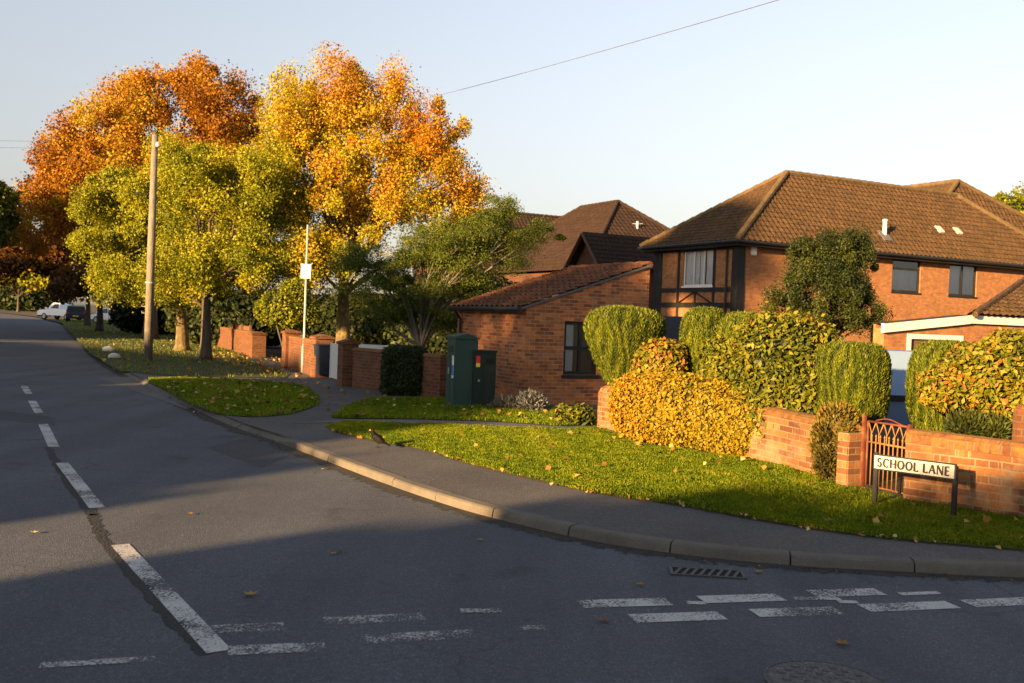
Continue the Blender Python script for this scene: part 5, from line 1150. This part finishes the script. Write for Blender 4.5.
# ------------------------------------------------------------------ left-hand garden walls, piers, gates
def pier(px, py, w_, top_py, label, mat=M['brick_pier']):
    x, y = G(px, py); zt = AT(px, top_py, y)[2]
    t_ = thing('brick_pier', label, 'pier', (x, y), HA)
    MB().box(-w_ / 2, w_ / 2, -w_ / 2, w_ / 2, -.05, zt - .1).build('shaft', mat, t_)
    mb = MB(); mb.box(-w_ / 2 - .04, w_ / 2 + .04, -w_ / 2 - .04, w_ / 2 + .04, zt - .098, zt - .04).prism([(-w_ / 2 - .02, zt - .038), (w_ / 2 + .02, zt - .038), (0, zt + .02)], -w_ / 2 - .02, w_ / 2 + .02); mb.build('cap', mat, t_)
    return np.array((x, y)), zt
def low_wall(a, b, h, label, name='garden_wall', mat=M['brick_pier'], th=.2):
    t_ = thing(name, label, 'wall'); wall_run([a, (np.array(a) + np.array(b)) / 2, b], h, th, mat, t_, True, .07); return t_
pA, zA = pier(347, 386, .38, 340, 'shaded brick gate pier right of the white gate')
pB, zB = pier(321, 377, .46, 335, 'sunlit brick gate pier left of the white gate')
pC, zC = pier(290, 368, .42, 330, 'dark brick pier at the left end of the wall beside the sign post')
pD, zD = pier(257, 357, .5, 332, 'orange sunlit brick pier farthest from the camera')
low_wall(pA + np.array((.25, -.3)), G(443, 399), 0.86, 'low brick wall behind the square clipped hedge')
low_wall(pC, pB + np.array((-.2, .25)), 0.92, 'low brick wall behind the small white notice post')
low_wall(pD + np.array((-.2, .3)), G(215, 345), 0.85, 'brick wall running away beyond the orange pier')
# white gate leaf and blue-black leaf
gv = pA - pB; gn = np.linalg.norm(gv); gz_ = math.atan2(gv[1], gv[0])
wg_ = thing('white_gate', 'white boarded gate standing between the two brick gate piers', 'gate', tuple(pB + gv * .40), gz_)
wl_ = gn * .54
mb = MB()
for k in range(7): mb.box(k * wl_ / 7 + .004, (k + 1) * wl_ / 7 - .004, -.015, .015, .08, .95)
mb.build('boards', M['white'], wg_)
MB().box(0, wl_, .017, .05, .2, .3).box(0, wl_, .017, .05, .75, .85).box(0, .07, -.04, -.017, .06, .97).box(wl_ - .07, wl_, -.04, -.017, .06, .97).build('frame', M['white'], wg_)
nb_ = thing('wheelie_bin', 'dark navy wheeled bin standing beside the sunlit gate pier', 'bin', tuple(pB + gv * .10), HA)
nb_.scale = (.82, .82, .9)
mb = MB(); mb.add([(-.2, -.24, .08), (.2, -.24, .08), (.2, .24, .08), (-.2, .24, .08), (-.26, -.3, .92), (.26, -.3, .92), (.26, .3, .92), (-.26, .3, .92)], [(3, 2, 1, 0), (4, 5, 6, 7), (0, 1, 5, 4), (1, 2, 6, 5), (2, 3, 7, 6), (3, 0, 4, 7)]); mb.build('body', M['navy'], nb_, bevel=.015)
MB().prism([(-.32, .925), (.3, .925), (.3, .96), (0, 1.0), (-.32, .97)], -.29, .29, 'x').build('lid', M['navy'], nb_, bevel=.008)
for s in (-.2, .2): MB().prism([(.24 + .09 * math.cos(a * .5236), .09 + .09 * math.sin(a * .5236)) for a in range(12)], s - .03, s + .03, 'x').build('wheel', M['rubber'], nb_)
MB().tube([(-.2, .33, .9), (.2, .33, .9)], .02, 8).build('handle', M['navy'], nb_)
# white fence board behind the wall, brown fences farther
wf = AT(376, 347, 25.5); wft = thing('white_fence', 'strip of white board fence showing above the wall beside the clipped hedge', 'fence', (wf[0], 25.5), R(-8))
for x in (-.45, .5): MB().box(x - .04, x + .04, .02, .1, 0, .92).build('post', M['white'], wft)
for z in (.3, .55, .8): MB().box(-.6, .65, -.015, .015, z, z + .14).build('rail', M['white'], wft)
for k, (a, b, h, lb) in enumerate([((-9.9, 38.0), (-12.0, 42.5), 1.1, 'dark board fence beyond the orange brick pier'), ((-14, 46.5), (-18.5, 56), 1.3, 'brown board fence far behind the roadside trunks')]):
    a = np.array(a); b = np.array(b); L = np.linalg.norm(b - a); ft = thing('board_fence', lb, 'fence', tuple(a), math.atan2(b[1] - a[1], b[0] - a[0]))
    mb = MB(); n = int(L / .15)
    for i in range(n): mb.box(i * .15, i * .15 + .14, -.01, .01, .05, h - .04 * (i % 3) * .3)
    mb.build('boards', M['fence'], ft)
    for i in range(int(L / 1.8) + 1): MB().box(i * 1.8 - .04, i * 1.8 + .04, .015, .1, 0, h + .05).build('post', M['fence'], ft)

# ------------------------------------------------------------------ vehicles
def make_car(label, loc, rz, paint, L=4.3, W=1.75, Hh=1.5, kind='hatch', name='parked_car', cat='car', strip=False):
    t_ = thing(name, label, cat, loc, rz); w2 = W / 2; h = Hh
    if kind == 'van': prof = [(-L / 2, .32), (-L / 2 + .02, .75), (-L / 2 + .05, h * .78), (-L / 2 + .16, h - .05), (-L / 2 + .35, h), (L * .08, h), (L * .16, h - .05), (L * .31, h * .63), (L * .44, h * .56), (L / 2 - .03, h * .46), (L / 2, .34)]
    elif kind == 'pickup': prof = [(-L / 2, .42), (-L / 2, h * .6), (-L * .12, h * .6), (-L * .1, h - .03), (-L * .06, h), (L * .1, h), (L * .23, h * .62), (L * .45, h * .55), (L / 2, h * .45), (L / 2, .42)]
    else: prof = [(-L / 2, .32), (-L / 2 + .02, .7), (-L / 2 + .1, h * .62), (-L / 2 + .38, h - .07), (-L / 2 + .7, h), (L * .06, h), (L * .14, h - .05), (L * .27, h * .64), (L * .43, h * .57), (L / 2 - .04, h * .46), (L / 2, .34)]
    n = len(prof); mb = MB(); vs = []
    zs = max(q[1] for q in prof)
    for s, sh in ((-1, .94), (-1, 1), (1, 1), (1, .94)):
        for x, z in prof:
            tum = 1 - .16 * max(0, (z - h * .6) / (h * .4)); vs.append((x * (1 if sh == 1 else .985), s * w2 * sh * tum if sh == 1 else s * w2 * tum * 1.0 - s * .0 + (s * .03), z * (1 if sh == 1 else .99) + (0 if sh == 1 else .005)))
    # order rings from left skin to right skin
    rings = [vs[n:2 * n], vs[2 * n:3 * n]]
    mb.add(rings[0] + rings[1], [tuple(range(n - 1, -1, -1)), tuple(range(n, 2 * n))] + [(i, (i + 1) % n, n + (i + 1) % n, n + i) for i in range(n)])
    body = mb.build('body', paint, t_, bevel=.045, smooth=False)
    wb = L * .3
    for x in (-wb, wb):
        for s in (-1, 1):
            wm = MB(); k = 18; ri = [(.32, -.1), (.335, -.05), (.335, .05), (.32, .1)]
            vs = []
            for r_, y in ri:
                for j in range(k): vs.append((x + r_ * math.cos(6.2832 * j / k), s * (w2 - .07) + y, .335 + r_ * math.sin(6.2832 * j / k)))
            wm.add(vs, [(i * k + j, i * k + (j + 1) % k, (i + 1) * k + (j + 1) % k, (i + 1) * k + j) for i in range(3) for j in range(k)] + [tuple(range(k)), tuple(range(4 * k - 1, 3 * k - 1, -1))])
            wh = wm.build('wheel', M['rubber'], t_)
            hm = MB(); hm.add([(x + .2 * math.cos(6.2832 * j / 14), s * (w2 + .036), .335 + .2 * math.sin(6.2832 * j / 14)) for j in range(14)], [tuple(range(14))]); hm.build('rim', M['galv'], wh)
    def side_y(z): return w2 * (1 - .16 * max(0, (z - h * .6) / (h * .4)))
    zl, zh_ = h * .66, h * .93
    spans = {'hatch': [(-L * .36, -L * .08), (-L * .06, L * .17)], 'van': [(-L * .0, L * .19)], 'pickup': [(-L * .08, L * .14)]}[kind]
    for s in (-1, 1):
        for a, b in spans:
            wm = MB(); last = b == spans[-1][1]
            q = [(a, zl), (b, zl), (b - (.28 if last else 0) * L * .35, zh_), (a + .05, zh_)]
            wm.add([(x, s * (side_y(z) + .004), z) for x, z in q], [(0, 1, 2, 3)]); wm.build('side_window', M['carglass'], t_)
        if strip:
            MB().box(-L / 2 + .1, L / 2 - .2, s * (w2 + .0) - .004 if s > 0 else -w2 - .018, w2 + .018 if s > 0 else -w2 + .004, h * .50, h * .56).build('rub_strip', M['black'], t_)
        MB().box(-L / 2 - .012, -L / 2 + .06, s * w2 * .82 - .1, s * w2 * .82 + .1, h * .5, h * .64).build('tail_lamp', M['redlamp'], t_)
        MB().box(L / 2 - .14, L / 2 + .004, s * w2 * .74 - .17, s * w2 * .74 + .17, h * .42, h * .5).build('headlight', M['white'], t_)
        MB().box(L * .2, L * .25, s * (w2 + .09) - .07, s * (w2 + .09) + .07, h * .62, h * .72).build('mirror', paint, t_, bevel=.02)
    if kind == 'hatch':
        wm = MB(); y1, y2 = side_y(h * .65) * .9, side_y(h * .93) * .86; xa, xb = -L / 2 + .1 - .008, -L / 2 + .36 - .012
        wm.add([(xa, -y1, h * .65), (xa, y1, h * .65), (xb, y2, h * .92), (xb, -y2, h * .92)], [(0, 1, 2, 3)]); wm.build('rear_window', M['carglass'], t_)
        MB().box(-L / 2 - .02, -L / 2 + .004, -.26, .26, .5, .6).build('number_plate', M['sticker_yellow'], t_)
    MB().box(-L / 2 - .03, -L / 2 + .1, -w2 * .96, w2 * .96, .28, .44).build('bumper', M['black'], t_, bevel=.02)
    MB().box(L / 2 - .1, L / 2 + .03, -w2 * .96, w2 * .96, .28, .44).build('bumper', M['black'], t_, bevel=.02)
    xa, za, xb, zb = (L * .27 + .01, h * .645, L * .145 + .01, h - .06) if kind != 'pickup' else (L * .225, h * .64, L * .11, h - .03)
    if kind == 'van': xa, za, xb, zb = L * .305 + .01, h * .64, L * .165 + .01, h - .055
    wm = MB(); y1, y2 = side_y(za) * .92, side_y(zb) * .88; wm.add([(xa, -y1, za), (xa, y1, za), (xb, y2, zb), (xb, -y2, zb)], [(0, 1, 2, 3)]); wm.build('windscreen', M['carglass'], t_)
    return t_
vb = AT(872, 410, 15.2)
make_car('blue grey van parked behind the wall between the conifer drums', (vb[0] - .1, 15.4), R(170), M['bluecar'], 4.2, 1.7, 1.45, 'van', 'parked_van', 'van', True)
vc = AT(672, 330, 26.5)
make_car('dark navy van roof showing between the first two conifers', (vc[0] + .2, 27.2), R(120), M['navy'], 4.6, 1.9, 1.95, 'van', 'parked_van', 'van')
c1_ = G(58, 318.5)
make_car('white pickup parked far down the road under dark trees', (AT(62, 316, 104)[0], 104), R(160), M['whitecar'], 4.9, 1.85, 1.75, 'pickup')
make_car('dark hatchback seen from behind beside the white pickup', (AT(77, 318, 97)[0], 97), R(110), M['navy'], 4.0, 1.75, 1.55, 'hatch')
make_car('pale car parked behind the roadside trunks', (AT(113, 318, 92)[0], 92), R(150), M['whitecar'], 4.2, 1.75, 1.45, 'hatch')

# ------------------------------------------------------------------ unseen casters across the road, placed and shaped to throw the long evening shadows
def far_hedge(label, L0, u0, u1, h, dep, seed, mat='lf_dark'):
    c = SUNPOS(L0, (u0 + u1) / 2); root = make_shrub('caster_hedge', label, 'hedge', c, [((0, 0, h / 2), (abs(u1 - u0) / 2, dep, h / 2), 5.0, 0.0)], M[mat], 9000, .22, .7, None, seed, lump=.05, lump_f=.7, jit=.05, core=.95)
    root.rotation_euler = (0, 0, math.atan2(Ud[1], Ud[0])); return root
tE = math.tan(R(SUN_EL))
def hgt(L, L0, z=0): return z + (L - L0) * tE
far_hedge('unseen tall hedge behind the camera, added to shade the foreground', -10, -16, 3.9, hgt(9.6, -10, .72), .8, 201)  # unseen; height set so the sign and lower wall fall in shadow
hc_ = SUNPOS(-10, 5); hr = make_shrub('caster_hedge', 'unseen low hedge behind the camera, stepped to shape the lawn shadow edge', 'hedge', hc_, [((u - 5, 0, hgt(l, -10) / 2), (hw, .6, hgt(l, -10) / 2), 5.0, 0.0) for u, hw, l in ((4.35, .75, 9.2), (5.3, .5, 7.6), (6.0, .45, 5.0))], M['lf_dark'], 9000, .2, .7, None, 203, lump=.04, lump_f=.7, jit=.05, core=.95)
hr.rotation_euler = (0, 0, math.atan2(Ud[1], Ud[0]))
hc_ = SUNPOS(-10, 10.4); hr = make_shrub('caster_hedge', 'unseen hedge left of the camera, stepped to shape the road shadow edge', 'hedge', hc_, [((u - 10.4, 0, hgt(l, -10) / 2), (hw, .7, hgt(l, -10) / 2), 5.0, 0.0) for u, hw, l in ((8.75, .45, 4.4), (9.6, .6, 6.9), (11.4, 1.2, 9.0))], M['lf_dark'], 12000, .2, .7, None, 202, lump=.04, lump_f=.7, jit=.05, core=.95)
hr.rotation_euler = (0, 0, math.atan2(Ud[1], Ud[0]))
far_hedge('unseen tall conifer hedge added to shade the side lawns and cabinets', -10, 12.2, 21, hgt(14, -10, 1.1), .8, 204)
far_hedge('unseen hedge-shaped tree belt added to shade the far road', 12, 46, 108, 9.5, 2.0, 205)  # hedge box standing in for trees, added to darken the far road
def shade_tree(label, L0, u, hc, rr, rz_, seed, nl, m='lf_dark'):  # unseen tree placed along the sun direction to cast dappled shade
    c = SUNPOS(L0, u)
    make_tree('caster_tree', label, 'tree', c, [((c[0], c[1], hc), (rr, rr, rz_))], M[m], M['bark'], 130, .75, nl, .24, .25, 1.8, None, seed, .9, limbs=14, low=.2)
shade_tree('unseen round tree added to dapple the outbuilding with shade', -15, 13.6, 5.4, 2.9, 5.0, 211, 15000)
c1s, c2s = SUNPOS(-15, 18.4), SUNPOS(-15, 20.0)
make_tree('caster_tree', 'unseen tall tree shaped to shade the timber framed end wall', 'tree', c1s, [((*c1s, 5.0), (2.2, 2.2, 4.6)), ((*c2s, 13.2), (2.9, 2.9, 3.8))], M['lf_dark'], M['bark'], 150, .7, 60000, .24, .25, 1.8, None, 212, .9, limbs=14, low=.2)  # added out of view; upper crown offset to shade the end wall
hb = SUNPOS(-15, 34); bun = thing('caster_house', 'unseen low brick house added to shade the verge', 'house', hb, math.atan2(Ud[1], Ud[0]))  # unseen house added so its ridge keeps the verge in shadow
MB().box(-13, 13, -4, 4, -.1, 3.4).build('wall', M['brick_new'], bun)
hip_roof(bun, M['tile_main'], -13.4, 13.4, -4.4, 4.4, 3.4, ((-11, 0, 6.7), (11, 0, 6.7)), .5, .5)
